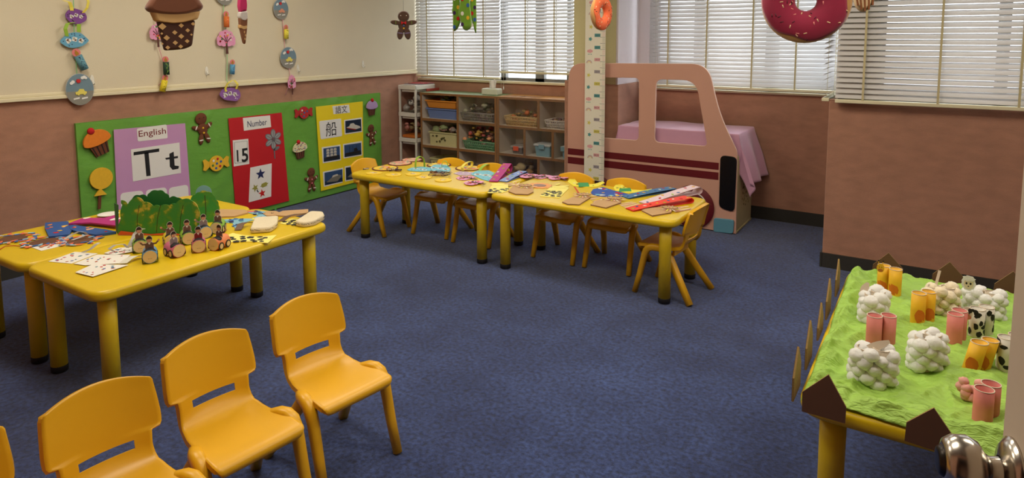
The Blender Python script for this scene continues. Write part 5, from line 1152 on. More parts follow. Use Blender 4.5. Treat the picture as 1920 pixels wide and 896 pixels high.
P = [Vector((*T(u, v, .502+k), .502+k)) for u, v, k in ((243, 462, .003), (249, 450, .03), (254, 438, .055), (262, 430, .075), (268, 429, .075))]; b = B(); b.ribbon(P, (.010, .006, 0)); tag(b.build('silver_ribbon', M('silver_ribbon', (196, 196, 190), .4)), 'silver ribbon curling up in front of the leafy trees', 'ribbon')
P = [Vector((*T(u, v, .502+k), .502+k)) for u, v, k in ((230, 494, .004), (240, 486, .012), (252, 480, .018), (264, 480, .006))]; b = B(); b.ribbon(P, (.012, .012, 0)); tag(b.build('dotted_ribbon', M('pale_dotted_ribbon', (214, 210, 192), .5)), 'pale ribbon leading from the stacked cards to the blue car', 'ribbon')
bf = M('denim_blue_foam', (38, 84, 150), .6, .06)
piece([(84, 430), (85, 421), (128, 418), (135, 434), (130, 443), (92, 447)], [bf, yef, redf, orf, M('pale_orange_foam', (230, 170, 120), .6)], 'folded blue foam band on the far table, its left half', 'foam_band', h=.002, th=.010, spots=7, size=.010)
piece([(128, 424), (150, 427), (200, 434), (219, 438), (180, 444), (150, 439), (132, 434)], [bf, M('pale_orange_foam', (230, 170, 120), .6), orf, redf], 'folded blue foam band on the far table, its right half', 'foam_band', h=.001, th=.012, spots=6, size=.010)
piece([(128, 426), (156, 415), (196, 415), (222, 408), (226, 420), (222, 430), (170, 424)], [magp, whf], 'magenta paper band lying between the blue foam and the leafy trees', 'paper_band', h=.014, th=.008, spots=2, size=.018)
c = T(203, 404); b = B(); b.lathe([(.0, .001), (.03, .002), (.055, .010), (.053, .012), (.03, .005), (0, .004)], (c[0], c[1], .5005), n=28, caps=False); tag(b.build('paper_plate', Fw_), 'white paper plate at the back edge of the far table', 'plate')
for i, (u, v, r, lab) in enumerate(((24, 447, .10, 'wreath of orange and blue paper curls at the far left of the table'), (84, 453, .10, 'wreath of paper curls with a brown centre, partly under the white card'), (150, 451, .09, 'wreath of paper curls right of the white card with the ribbon loop'))):
    c = T(u, v); b = B(); b.fdisc(Ft, c, (r*.62, r*.62), 0, 0, .003, 24); o = b.build('paper_wreath', M('brown_card_centre', (104, 66, 44), .8, .1)); tag(o, lab, 'paper craft'); b = B(); rr = random.Random(i)
    for k in range(34): a = 2*PI*k/34+rr.uniform(-.1, .1); q = r*rr.uniform(.65, .98); b.fdisc(Ft, (c[0]+q*math.cos(a), c[1]+q*math.sin(a)), (.018, .008), k % 4, .002+.0001*k, .0035+.0001*k, 8, rr.uniform(0, 3), .2, 3)
    b.build('paper_curls', [M('coral_curl', (230, 110, 70), .7), blf, M('pale_blue_curl', (150, 190, 210), .7), M('apricot_curl', (230, 150, 100), .7)], o)
b = B(); b.tube([Vector((*T(u, v), .504)) for u, v in ((0, 468), (10, 462), (28, 461), (45, 463))], .0018, n=5); tag(b.build('red_thread', redf), 'thin red thread at the left end of the far table', 'thread')
# leafy paper trees standing on the table
leafm = bpy.data.materials.new('leaf_printed_paper'); leafm.use_nodes = True; nt = leafm.node_tree; N = nt.nodes; L = nt.links; p = N['Principled BSDF']; p.inputs['Roughness'].default_value = .55
tc = N.new('ShaderNodeTexCoord'); na = N.new('ShaderNodeTexNoise'); na.inputs['Scale'].default_value = 20; na.inputs['Detail'].default_value = 8; L.new(tc.outputs['Object'], na.inputs[0])
cr = N.new('ShaderNodeValToRGB'); cr.color_ramp.elements[0].position = .45; cr.color_ramp.elements[1].position = .76; cr.color_ramp.elements[0].color = (*lin((52, 138, 56)), 1); cr.color_ramp.elements[1].color = (*lin((206, 170, 110)), 1)
e = cr.color_ramp.elements.new(.56); e.color = (*lin((84, 140, 40)), 1); e = cr.color_ramp.elements.new(.64); e.color = (*lin((186, 176, 60)), 1); L.new(na.outputs[0], cr.inputs[0]); L.new(cr.outputs[0], p.inputs['Base Color'])
dkg = M('dark_green_card', (34, 116, 50), .6, .12, 10); vein = M('vein_brown', (60, 60, 26), .7); ory = M('orange_base_paper', (216, 92, 44), .6, .1)
def vplane(p0, p1, z=.502):
    A, C_ = Vector((*T(*p0, z), z)), Vector((*T(*p1, z), z)); U = (C_-A).normalized(); return Fr(A, U, (0, 0, 1), U.cross(Vector((0, 0, 1))))
scr = empty('leafy_tree_screen', Vector((*T(300, 441), .5)), 'standing green paper tree screen with blossom print, behind the toy cars', 'paper craft')
f3 = vplane((222, 440), (372, 441)); f3 = Fr(f3.O, f3.U, f3.V, f3.N)
def scallop(pts, amp=3.0):
    out = []
    for i in range(len(pts)-1):
        (u0, v0), (u1, v1) = pts[i], pts[i+1]
        for k in range(6): t = k/6; L_ = math.hypot(u1-u0, v1-v0); nx, ny = (v1-v0)/max(L_, 1), -(u1-u0)/max(L_, 1); bmp = amp*math.sin(PI*t)*min(1, L_/14); out.append((u0+(u1-u0)*t+nx*bmp, v0+(v1-v0)*t+ny*bmp))
    out.append(pts[-1]); return out
f4 = Fr(f3.O-f3.N*.05, f3.U, f3.V, f3.N)
top = scallop([(246, 392), (249, 371), (262, 366), (277, 369), (280, 362), (296, 357), (310, 362), (318, 371), (332, 370), (346, 380), (350, 392)])
b = B(); b.fpoly(f4, ccw([on(f4, *q) for q in top+[(352, 441), (246, 441)]]), 0, 0, .003); b.build('back_trees', dkg, scr)
top = scallop([(222, 440), (227, 410), (230, 384), (228, 375), (240, 383), (256, 369), (270, 378), (288, 386), (300, 386), (318, 385), (330, 382), (344, 373), (360, 376), (372, 390), (374, 410), (371, 441)], 2.4)
b = B(); b.fpoly(f3, ccw([on(f3, *q) for q in top]), 0, 0, .003)
for (u0, u1) in ((262, 258), (302, 294), (344, 338)): b.fline(f3, [on(f3, u0, 384), on(f3, (u0+u1)/2-2, 408), on(f3, u1, 436)], .003, 1, .003, .0034)
b.build('front_trees', [leafm, vein], scr)
b = B(); P = [(222, 442), (228, 434), (250, 437), (285, 440), (320, 437), (345, 441), (372, 438), (371, 445), (330, 447), (280, 446), (240, 448)]; b.fpoly(Fr(f3.O+f3.N*.006, f3.U, f3.V, f3.N), ccw([(a, max(c, .001)) for a, c in [on(f3, u, v-2) for u, v in P]]), 0, 0, .002); b.build('base_strip', ory, scr)
b = B(); A = on(f3, 222, 440)
b.add([f3.p(A[0], .001, 0), f3.p(A[0]-.05, .001, -.06), f3.p(A[0]-.05, .15, -.06), f3.p(A[0]+.01, .155, 0)], [(0, 1, 2, 3)], 0); b.build('side_fold', dkg, scr, solid=.002)
f5 = vplane((372, 418), (414, 414)); t = empty('round_leafy_tree', f5.p(.05, 0, 0), 'rounder green paper tree with a pale blue disc behind, at the right of the screen', 'paper craft')
top = scallop([(372, 420), (366, 402), (362, 385), (358, 372), (366, 365), (374, 360), (388, 359), (400, 366), (404, 374), (410, 384), (409, 398), (404, 412), (402, 418)], 2.5)
b = B(); b.fpoly(f5, ccw([on(f5, *q) for q in top]), 0, 0, .003); b.fline(f5, [on(f5, 384, 366), on(f5, 386, 390), on(f5, 386, 416)], .004, 1, .003, .0036); b.build('tree_card', [leafm, vein], t)
b = B(); f6 = Fr(f5.O-f5.N*.02, f5.U, f5.V, f5.N); b.fdisc(f6, on(f6, 382, 361), .040, 0, 0, .002, 24); b.build('sky_disc', M('pale_teal_disc', (130, 176, 180), .6), t)
# the little cars made from card rolls
skin, hair, blz, redj, shirt = M('photo_skin', (206, 150, 116), .6), M('photo_dark_hair', (46, 30, 24), .7), M('photo_brown_blazer', (112, 80, 62), .7, .08), M('photo_red_jumper', (140, 30, 34), .7), M('photo_white_collar', (224, 216, 206), .6)
greyj = M('photo_grey_jumper', (140, 120, 120), .7); rollend = M('beige_roll_end', (216, 188, 136), .7, .04)
carc = {'blue': M('blue_roll_car', (90, 150, 200), .6), 'pink': M('pink_roll_car', (204, 104, 128), .6), 'green': M('green_roll_car', (140, 186, 66), .6), 'yellow': M('yellow_roll_car', (234, 206, 60), .6), 'orange': M('orange_roll_car', (236, 140, 84), .6)}
def rollcar(u, v, az, col, fig, arms, label, z=.531, lift=0):
    r, Ln = .030, .085; q = Zp(u, v, z+lift); d = Vector((math.cos(az), math.sin(az), 0)); s = Vector((-d.y, d.x, 0)); O = Vector((q.x, q.y, .5005))-d*Ln/2+Vector((0, 0, r+.0012))
    t = empty('roll_car', (O.x, O.y, .5), label, 'toy car', 'toy cars made from card rolls'); m_ = carc[col]
    b = B(); R = []; n = 20
    for h in (-Ln/2, Ln/2): R.append([O+d*h+s*r*math.cos(2*PI*k/n)+Vector((0, 0, r*math.sin(2*PI*k/n))) for k in range(n)])
    b.rings(R, 0, True, True); b.build('car_body', m_, t)
    F = Fr(O+d*(Ln/2), s, (0, 0, 1), d); b = B(); b.fdisc(F, (0, 0), r*.93, 0, 0, .0012, 24)
    for k in (-.006, 0, .006): b.fdisc(F, (k, -.008), (.0016, .0012), 1, .0012, .0016, 6)
    b.build('front_disc', [rollend, hair], t)
    for a in (-.024, .024):
        for sg in (-1, 1):
            Fw3 = Fr(O+d*a+s*sg*(r*.96)+Vector((0, 0, -r*.36)), d*sg, (0, 0, 1), s*sg); w = B(); w.fdisc(Fw3, (0, 0), .0180, 0, 0, .003, 20); w.fdisc(Fw3, (0, 0), (.0115, .0125), 1, .003, .0036, 16); w.build('wheel', [blackp, rollend], t)
    # cockpit cut
    b = B(); K = 9; R = []
    for i in range(K):
        a = -1+2*i/(K-1); w = math.sqrt(max(0, 1-a*a))
        R.append([O+d*(.020+.021*a)+s*(r*1.02*math.sin(ph))+Vector((0, 0, r*1.02*math.cos(ph))) for ph in [w*1.0*(-1+2*k/8) for k in range(9)]])
    b.rings(R, 0, True, False, False); b.build('cockpit', blackp, t, solid=.0008)
    Fg = Fr(O+d*(-.002)+Vector((0, 0, r*.7)), s, (0, 0, 1), d); b = B(); jm = {'b': 2, 'r': 3, 'g': 4}[fig]
    b.fpoly(Fg, [(-.019, .0), (.019, .0), (.018, .028), (.009, .036), (-.009, .036), (-.018, .028)], 5, -.0012, 0); b.fdisc(Fg, (0, .048), (.0135, .016), 5, -.0012, 0, 18)
    b.fpoly(Fg, [(-.017, .0), (.017, .0), (.0165, .027), (.008, .034), (-.008, .034), (-.0165, .027)], jm, 0, .0012); b.fpoly(Fg, [(-.006, .033), (0, .022), (.006, .033)], 5, .0012, .0018)
    b.fdisc(Fg, (0, .0485), (.0115, .0145), 1, 0, .0014, 18); b.fdisc(Fg, (0, .045), (.0092, .0112), 0, .0014, .0024, 18); b.fpoly(Fg, [(-.0098, .049), (.0098, .049), (.009, .058), (0, .0618), (-.009, .058)], 1, .0014, .0028)
    for e_ in (-.0034, .0034): b.fdisc(Fg, (e_, .0465), .0010, 1, .0024, .0029, 6)
    b.fdisc(Fg, (0, .0395), (.0026, .0008), 3, .0024, .0029, 8)
    for sg in arms: b.fline(Fg, [(sg*.014, .026), (sg*.026, .026 if abs(sg) == 1 else .02), (sg*.035, .036)], .007, jm, 0, .0012); b.fdisc(Fg, (sg*.038, .040), .005, 0, .0, .0014, 10)
    b.build('child_cutout', [skin, hair, blz, redj, greyj, shirt], t); return t
A0 = math.atan2(-.49, .87)
rollcar(262.7, 463, A0+.05, 'green', 'b', (), 'green card-roll car partly behind the front blue one')
rollcar(281, 482, A0+.0, 'blue', 'b', (1, -1), 'blue card-roll car with a figure holding both arms out, nearest the cards')
rollcar(322, 452, A0+.1, 'yellow', 'b', (-1,), 'yellow card-roll car with a waving figure, behind the left pink one')
rollcar(335.8, 470.4, A0+.45, 'pink', 'g', (), 'pink card-roll car turned to the right, left of the one with the red jumper')
rollcar(354, 447.7, A0+.1, 'green', 'b', (), 'green card-roll car in the middle of the back row')
rollcar(372.6, 462.4, A0-.05, 'pink', 'r', (), 'pink card-roll car carrying a figure in a red jumper')
rollcar(386, 436, A0+.15, 'blue', 'g', (-1,), 'blue card-roll car with a figure raising one arm')
rollcar(399.6, 458.8, A0-.75, 'orange', 'b', (1,), 'orange card-roll car turned left so its wheels show')
rollcar(405, 428, A0-.3, 'green', 'b', (), 'green card-roll car farthest back, by the round tree')
# right end of the near table
cow([(420, 455), (425, 442), (436, 437), (456, 441), (484, 444), (519, 441), (502, 456), (470, 453)], 'yellow cow-print card at the near edge, right of the orange car', 8)
ow = M('quilted_off_white', (222, 208, 176), .8, .06, 30, .3, 120)
def pouch(px, strap_px, label):
    P = ccw([T(u, v, .51) for u, v in px]); P = rpoly(P, .02, 4); b = B(); cx, cy = sum(p[0] for p in P)/len(P), sum(p[1] for p in P)/len(P)
    b.rings([[Ft.p(cx+(a-cx)*k, cy+(c-cy)*k, h) for a, c in P] for k, h in ((.96, .001), (1, .006), (1, .022), (.97, .028), (.9, .030))], 0, True); o = b.build('paper_pouch', ow); tag(o, label, 'paper craft')
    b = B()
    for i in range(len(P)): a, c = P[i]; a2, c2 = P[(i+1) % len(P)]; b.tube([Ft.p(cx+(a-cx)*1.003, cy+(c-cy)*1.003, .021), Ft.p((a+a2)/2, (c+c2)/2, .013)], .0012, n=4)
    b.build('lacing', M('dark_lacing', (70, 62, 50), .7), o)
    Q = [Vector((*T(u, v, .502+k), .502+k)) for u, v, k in strap_px]; b = B(); b.ribbon(Q, (.012, .012, 0)); b.build('strap', M('brown_card_strap', (110, 84, 66), .7), o)
pouch([(469, 435), (478, 413), (522, 410), (520, 424), (506, 433)], [(476, 417, .014), (460, 417, .018), (452, 420, .02), (446, 431, .003)], 'off-white stitched pouch with a brown strap, left of the two at the table end')
pouch([(553, 421), (583, 401), (605, 402), (609, 409), (590, 420), (570, 424)], [(575, 401, .016), (558, 401, .03), (540, 405, .028), (526, 415, .006)], 'off-white stitched pouch with a brown strap, at the very end of the near table')
cow([(524, 419), (545, 410), (560, 410), (552, 423)], 'small yellow cow-print card tucked under the right pouch strap', 9)
piece([(405, 402), (412, 394), (460, 395), (466, 400), (440, 407), (408, 408)], [tan], 'flat kraft paper bag beside the round leafy tree', 'kraft_paper_bag', cat='paper bag', th=.008)
piece([(512, 405), (530, 397), (578, 394), (578, 400), (545, 407)], [tan], 'flat kraft paper bag near the far corner of the table end', 'kraft_paper_bag', cat='paper bag', th=.008)
piece([(418, 412), (445, 410), (470, 410), (485, 404), (470, 400), (456, 397), (480, 395), (500, 397), (506, 401), (496, 408), (474, 413), (458, 417), (450, 428), (440, 428), (436, 418), (420, 417)], [M('pale_aqua_card', (130, 180, 200), .6, .08), MATS['navy_ink'], M('aqua_green', (90, 150, 140), .6), blf, M('dark_navy_patch', (34, 50, 90), .6)], 'curved blue and green paper dragon-like strip, left of the pouches', 'paper_ribbon_shape', spots=22, size=.010, edge=.95)
o = piece([(493, 402), (500, 397), (518, 397), (527, 401), (516, 406), (500, 406)], [tan, blackp], 'round kraft face with a green leaf, behind the pouches', 'round_face_card', spots=4, size=.003, h=.004)
b = B(); c = T(517, 396); b.fdisc(Fr((c[0], c[1], .5045), CR.copy(), (0, 0, 1), -CF), (0, .012), (.006, .010), 0, 0, .001, 8); b.build('leaf', gc, o)
rr = random.Random(3)
for i, (u, v, lab) in enumerate(((497, 408, 'lilac flower scrap in front of the round kraft face'), (471, 397, 'pink and red paper scrap behind the blue curved strip'), (480, 411, 'yellow paper scrap between the blue strip and the pouches'))):
    c = T(u, v); b = B(); b.fdisc(Ft, c, (.03, .018), 0, .002, .004, 12, .4, .3, 5); tag(b.build('paper_scrap', [M('lilac_scrap', (196, 160, 200), .7), M('rose_scrap', (206, 120, 110), .7), yc][i]), lab, 'paper scrap')

# ------------------------------------------------------------------ the toy farm
crepe = M('lime_crepe_paper', (170, 212, 88), .5, .10, 9, .35, 50, trans=.15)
_nt = crepe.node_tree; _n, _l = _nt.nodes, _nt.links; _tc = _n.new('ShaderNodeTexCoord')
def _cn(kind, sc, stretch, dist=0):
    mp = _n.new('ShaderNodeMapping'); mp.inputs['Scale'].default_value = stretch; _l.new(_tc.outputs['Object'], mp.inputs[0]); t = _n.new(kind); t.inputs['Scale'].default_value = sc
    if kind.endswith('Noise'): t.inputs['Detail'].default_value = 3; t.inputs['Distortion'].default_value = dist
    else: t.feature = 'DISTANCE_TO_EDGE' if dist else 'F1'
    _l.new(mp.outputs[0], t.inputs[0]); return t.outputs[0]
_a, _b, _c2 = _cn('ShaderNodeTexVoronoi', 16, (1, .8, 1)), _cn('ShaderNodeTexNoise', 30, (.8, 3.2, 1), 1.5), _cn('ShaderNodeTexVoronoi', 38, (1, 1.6, 1))
_m1 = _n.new('ShaderNodeMath'); _m1.operation = 'MULTIPLY_ADD'; _m1.inputs[1].default_value = .55; _l.new(_b, _m1.inputs[0]); _l.new(_a, _m1.inputs[2])
_m2 = _n.new('ShaderNodeMath'); _m2.operation = 'MULTIPLY_ADD'; _m2.inputs[1].default_value = .35; _l.new(_c2, _m2.inputs[0]); _l.new(_m1.outputs[0], _m2.inputs[2])
_bp = _n.new('ShaderNodeBump'); _bp.inputs['Strength'].default_value = .9; _bp.inputs['Distance'].default_value = .012; _l.new(_m2.outputs[0], _bp.inputs['Height']); _l.new(_bp.outputs[0], _n['Principled BSDF'].inputs['Normal'])
fx0, fx1, fy0, fy1 = -.287, .385, 1.895, 3.15
def fnoise(x, y):
    w = noise.noise(Vector((x*5, y*5, 2)))*.05; x2, y2 = x+w, y-w*.6; r = 0
    for k, a in ((5, 1.0), (11, .55), (23, .30)):
        d = noise.voronoi(Vector((x2*k*1.25-y2*k*.3, y2*k*.75, k*1.7)))[0]; r += a*(min(d[1]-d[0], .45)*-1.6+d[0]*.9)
    return r+.25
def crep(a, c):
    ox = max(0, fx0+.02-a, a-fx1+.02); oy = max(0, fy0+.014-c, c-fy1+.03)
    d = math.hypot(ox, oy); h = .507+.0125*fnoise(a, c)+.008*noise.noise(Vector((a*4, c*4, 8)))
    edge = min(a-fx0, fx1-a, c-fy0, fy1-c)
    h += .014*max(0, 1-abs(edge-.05)/.05)*max(0, .5+noise.noise(Vector((a*9, c*9, 3)))*1.4)      # rumpled ridges towards the rim
    kk = min(1, max(.12, (c-fy0)/.045)); h = .504+(h-.504+fold(a, c))*kk
    h = max(h, .503)
    if d > 0: return Vector((a-(ox*.55)*(1 if a > 0 else -1), (fy0+.014-min(oy, .020)) if c < 2.5 and oy > 0 else c-(oy*.6), h-d*1.0))
    return Vector((a, c, h))
def fold(a, c):
    r = 0
    for k, (x0, y0, x1, y1, w, q) in enumerate(FOLDS):
        dx, dy = x1-x0, y1-y0; t = max(0, min(1, ((a-x0)*dx+(c-y0)*dy)/(dx*dx+dy*dy))); px, py = x0+dx*t, y0+dy*t
        dd_ = math.hypot(a-px, c-py)+.012*noise.noise(Vector((a*12, c*12, k))); r += q*1.25*math.exp(-abs(dd_)/w)*math.sin(PI*min(1, .15+t*.85))
    return r
_fr = random.Random(11); FOLDS = []
for _ in range(46):
    x, y, an, ln = _fr.uniform(-.27, .36), _fr.uniform(1.92, 3.12), _fr.uniform(-.6, 1.2), _fr.uniform(.08, .26)
    FOLDS.append((x, y, x+ln*math.cos(an), y+ln*math.sin(an), _fr.uniform(.008, .017), _fr.uniform(.006, .014)))
for _ in range(14):
    x, y = -.27+_fr.uniform(0, .03), 1.95+_*.085; FOLDS.append((x, y, x+_fr.uniform(.0, .05), y+_fr.uniform(.06, .12), .014, .020))
for _ in range(10):
    x, y = -.25+_*.06, 1.93+_fr.uniform(0, .05); FOLDS.append((x, y, x+_fr.uniform(.08, .14), y-_fr.uniform(-.02, .03), .015, .016))
gx, gy = 160, 290; A0_, A1_, C0_, C1_ = fx0+.002, fx1+.05, fy0+.02, fy1+.03; vs, fs = [], []
for i in range(gx+1):
    for j in range(gy+1):
        a, c = A0_+(A1_-A0_)*i/gx, C0_+(C1_-C0_)*j/gy
        wob = .016*noise.noise(Vector((c*6, 1, 1))); wob2 = .02*noise.noise(Vector((a*6, 5, 1)))
        if i < 10: a += wob*(10-i)/10
        if j < 14: drop = -.004+.010*min(1, max(0, (a+.10)/.12))+.030*min(1, max(0, (a-.0)/.16))+wob2*.5; c += (fy0+.012-drop-(fy0+.02))*(14-j)/14
        # slide the near hem up towards the right of the near edge
        vs.append(crep(a, c))
for i in range(gx):
    for j in range(gy): k = i*(gy+1)+j; fs.append((k, k+gy+1, k+gy+2, k+1))
b = B(); b.add(vs, fs, 0, True); o = b.build('crepe_paper_sheet', crepe, solid=.0008); tag(o, 'crumpled lime green crepe paper spread over the farm table', 'crepe paper')
cardb, cardd = M('brown_cardboard', (104, 72, 52), .85, .08, 20), M('cardboard_edge', (150, 122, 70), .9, .4, 200)
def picket(F, P, label, th=.005):
    b = B(); b.fpoly(F, ccw(P), 0, .0012, th+.0012); b.fpoly(F, ccw(P), 1, 0, .0012); cx, cy = sum(p[0] for p in P)/len(P), sum(p[1] for p in P)/len(P)
    b.fpoly(F, ccw([(cx+(a-cx)*1.004, cy+(c-cy)*1.004) for a, c in P]), 1, .0014, th); o = b.build('cardboard_picket', [cardb, cardd]); return tag(o, label, 'cardboard piece', 'cardboard pickets round the farm')
Fn = Fr((0, fy0-.004+.0, 0), (1, 0, 0), (0, 0, 1), (0, -1, 0)); Fn = Fr((0, 1.872, 0), (1, 0, 0), (0, 0, 1), (0, -1, 0))
def nearp(px, lab): picket(Fn, [on(Fn, *p) for p in px], lab)
nearp([(1504, 769), (1505, 733), (1554, 701), (1587, 762), (1585, 792)], 'dark brown five-sided cardboard picket at the near left corner of the farm')
nearp([(1696, 824), (1700, 790), (1751, 763), (1790, 820), (1789, 855)], 'dark brown five-sided cardboard picket in the middle of the near edge of the farm')
Fl = Fr((-.302, 0, 0), (0, 1, 0), (0, 0, 1), (-1, 0, 0))
for i, (y, lab) in enumerate(((2.015, 'cardboard picket seen edge-on, nearest on the left side of the farm'), (2.23, 'cardboard picket seen edge-on, second on the left side of the farm'), (2.47, 'cardboard picket seen edge-on, third and lowest on the left side'), (2.67, 'cardboard picket seen edge-on, fourth on the left side of the farm'), (2.93, 'cardboard picket at the far left corner of the farm'))):
    w, z0, z1, z2 = .055, .46, .535, .60
    if i == 2: z1, z2 = .51, .575
    picket(Fl, [(y-w, z0), (y+w, z0), (y+w*.98, z1), (y+.005, z2), (y-w, z1-.005)], lab)
Fk = Fr((0, 3.15, 0), (1, 0, 0), (0, 0, 1), (0, -1, 0))
for (xc, lab) in ((-.14, 'cardboard picket on the far edge, behind the first yellow roll animal'), (.075, 'cardboard picket on the far edge, between the two far sheep'), (.28, 'cardboard picket on the far edge, beside the open door')): picket(Fk, [(xc-.06, .46), (xc+.06, .46), (xc+.055, .535), (xc, .595), (xc-.055, .535)], lab)
# animals: two card rolls side by side, dressed as sheep, pig, cow or giraffe
ink, cotton = M('animal_ink', (30, 26, 26), .7), M('cotton_wool', (252, 252, 248), 1, .01, 20, .3, 90, sheen=.6, trans=.25); cotton2 = M('cream_cotton_wool', (232, 218, 186), 1, .03, 20, .5, 60, sheen=.6)
pigm, girm, cowm = M('pink_painted_roll', (222, 130, 120), .6, .05), M('amber_painted_roll', (246, 184, 34), .55, .22, 25), M('white_roll_black_patches', (226, 220, 206), .6)
rim = M('bare_card_rim', (206, 190, 166), .8)
SZ = .512
def roll(b, c, r, h, lean, mi=0):
    n = 22; x, y = c; top = Vector((x+lean[0], y+lean[1], SZ+h)); bot = Vector((x, y, SZ-.012)); R = []
    for (p, rr_) in ((bot, r), (bot.lerp(top, .5), r), (top, r), (top, r-.0016), (bot.lerp(top, .2), r-.0016)):
        R.append([p+Vector((rr_*math.cos(2*PI*k/n), rr_*math.sin(2*PI*k/n), 0)) for k in range(n)])
    b.rings(R, mi, True, False); return top
def cpatch(b, c, r, h, lean, a, z, s, sz, mi, rr):
    wob = [rr.uniform(.75, 1.15) for _ in range(10)]; R = []
    for f in (.02, .35, .7, 1):
        R.append([Vector((c[0]+lean[0]*z+(r+.0006)*math.cos(a+f*s*wob[m_]*math.cos(2*PI*m_/10)/r), c[1]+lean[1]*z+(r+.0006)*math.sin(a+f*s*wob[m_]*math.cos(2*PI*m_/10)/r), SZ+h*z+f*sz*wob[m_]*math.sin(2*PI*m_/10))) for m_ in range(10)])
    b.rings(R, mi, True, False)
def animal(kind, u, v, label, h=.105, r=.0225, turn=0, headside=-1, lean=(0, 0), head=True, cot=None, hp=None):
    q = Zp(u, v, SZ); d = Vector((math.cos(turn), math.sin(turn), 0)); t = empty('roll_animal', (q.x, q.y, SZ-.012), label, kind if kind != 'giraffe' else 'toy animal')
    mt = {'sheep': rim, 'pig': pigm, 'giraffe': girm, 'cow': cowm}[kind]; cs = [(q.x-d.x*r, q.y-d.y*r), (q.x+d.x*r, q.y+d.y*r)]; tops = []
    for c in cs:
        b = B(); tp = roll(b, c, r, h, lean); tops.append(tp)
        R = [[tp+Vector((rr_*math.cos(2*PI*k/22), rr_*math.sin(2*PI*k/22), zz)) for k in range(22)] for rr_, zz in ((r+.0004, -.0008), (r+.0004, .0004), (r-.002, .0004), (r-.002, -.0008))]
        b.rings(R, 1, True, False)
        if kind == 'cow':
            rr = random.Random(int(u)+len(tops))
            for k in range(22): cpatch(b, c, r, h, lean, rr.uniform(0, 2*PI), rr.uniform(.1, .92), rr.uniform(.006, .011), rr.uniform(.007, .013), 2, rr)
        if kind == 'giraffe':
            rr = random.Random(int(u))
            cpatch(b, c, r, h, lean, -PI/2+rr.uniform(-.9, .3), .28, .019, .024, 2, rr)
        b.build('card_roll', [mt, rim, ink if kind == 'cow' else M('burnt_orange_patch', (214, 110, 20), .6)], t)
    if kind == 'sheep':
        rr = random.Random(int(u*7+v)); b = B(); cm = cot or cotton; mid = Vector((q.x, q.y, 0)); N_ = 30
        for k in range(N_):
            a = 2*PI*k*.382; z = (k+.5)/N_*h*.93; s = rr.uniform(.018, .025); ex = d*(math.cos(a)*(2*r+.003))+Vector((-d.y, d.x, 0))*(math.sin(a)*(r+.005))
            b.ball((mid.x+ex.x+lean[0]*z/h, mid.y+ex.y+lean[1]*z/h, SZ+z+.002), (s, s, s*.85), 0, 16, 10, .16, k)
        b.build('cotton_wool', cm, t)
    if head:
        hc_ = Vector(cs[0 if headside < 0 else 1]).to_3d()+d*headside*(r+.008 if kind != 'sheep' else r+.030)+Vector((lean[0]*.7, lean[1]*.7, 0)); n = (CAM-hc_); n.z = 0; n.normalize(); U = Vector((0, 0, 1)).cross(n)
        if hp: ctr = Vector((q.x, q.y, 0))+n*(r*1.9); ry = ray(*hp); tt_ = (ctr-Vector((CAM.x, CAM.y, 0))).dot(n)/ry.dot(n); hq = CAM+ry*tt_; hc_ = hq
        zc = SZ+h*(1.12 if kind == 'sheep' else .82); zc = hc_.z if hp else zc; hc_ = hc_ if hp else hc_+n*(r*.8); F = Fr((hc_.x, hc_.y, zc), U, (0, 0, 1), n); b = B()
        if kind == 'sheep':
            b.fdisc(F, (0, 0), (.021, .026), 0, 0, .002, 24, 0, .06, 9); b.fdisc(F, (0, -.002), (.014, .018), 1, .002, .003, 20); b.fdisc(F, (0, .018), (.018, .010), 0, .003, .005, 20, 0, .12, 7)
            for e_ in (-.006, .006): b.fdisc(F, (e_, 0), (.003, .004), 2, .003, .0036, 10)
            b.fdisc(F, (0, -.010), (.0025, .0018), 2, .003, .0036, 8)
        elif kind == 'pig':
            b.fdisc(F, (0, 0), (.021, .018), 0, 0, .002, 22); b.fdisc(F, (-.015, .017), (.008, .010), 0, 0, .002, 10, .5); b.fdisc(F, (.015, .017), (.008, .010), 0, 0, .002, 10, -.5); b.fdisc(F, (0, -.003), (.007, .005), 1, .002, .003, 12)
            for e_ in (-.007, .007): b.fdisc(F, (e_, .006), .0018, 2, .002, .0026, 8)
        elif kind == 'cow':
            b.fdisc(F, (0, .004), (.016, .020), 0, 0, .002, 20); b.fdisc(F, (0, -.010), (.013, .009), 1, .002, .003, 16); b.fdisc(F, (-.018, .012), (.009, .005), 2, 0, .002, 10, .4); b.fdisc(F, (.018, .014), (.009, .005), 2, 0, .002, 10, -.4); b.fdisc(F, (.008, .012), (.006, .008), 2, .002, .0028, 10)
            for e_ in (-.005, .006): b.fdisc(F, (e_, .003), .002, 2, .0028, .0034, 8)
        else:
            b.fdisc(F, (0, 0), (.013, .017), 0, 0, .002, 18); b.fdisc(F, (0, -.009), (.009, .006), 3, .002, .003, 12)
            for e_ in (-.006, .006): b.fline(F, [(e_, .014), (e_*1.3, .026)], .0025, 0, 0, .002); b.fdisc(F, (e_*1.3, .027), .003, 2, 0, .0022, 8)
            for e_ in (-.004, .004): b.fdisc(F, (e_, .003), .0016, 2, .002, .0026, 8)
        b.build('card_head', [{'sheep': cotton, 'pig': pigm, 'cow': cowm, 'giraffe': girm}[kind], {'sheep': M('sheep_face_card', (236, 222, 190), .7), 'pig': M('pig_snout', (232, 160, 150), .6), 'cow': M('cow_muzzle', (230, 160, 150), .6), 'giraffe': rim}[kind], ink, M('giraffe_muzzle', (190, 110, 40), .6)], t)
    return t
animal('giraffe', 1666, 550, 'amber painted roll giraffe, farthest back on the farm near the far left corner', turn=-.5, headside=-1, hp=(1651, 502))
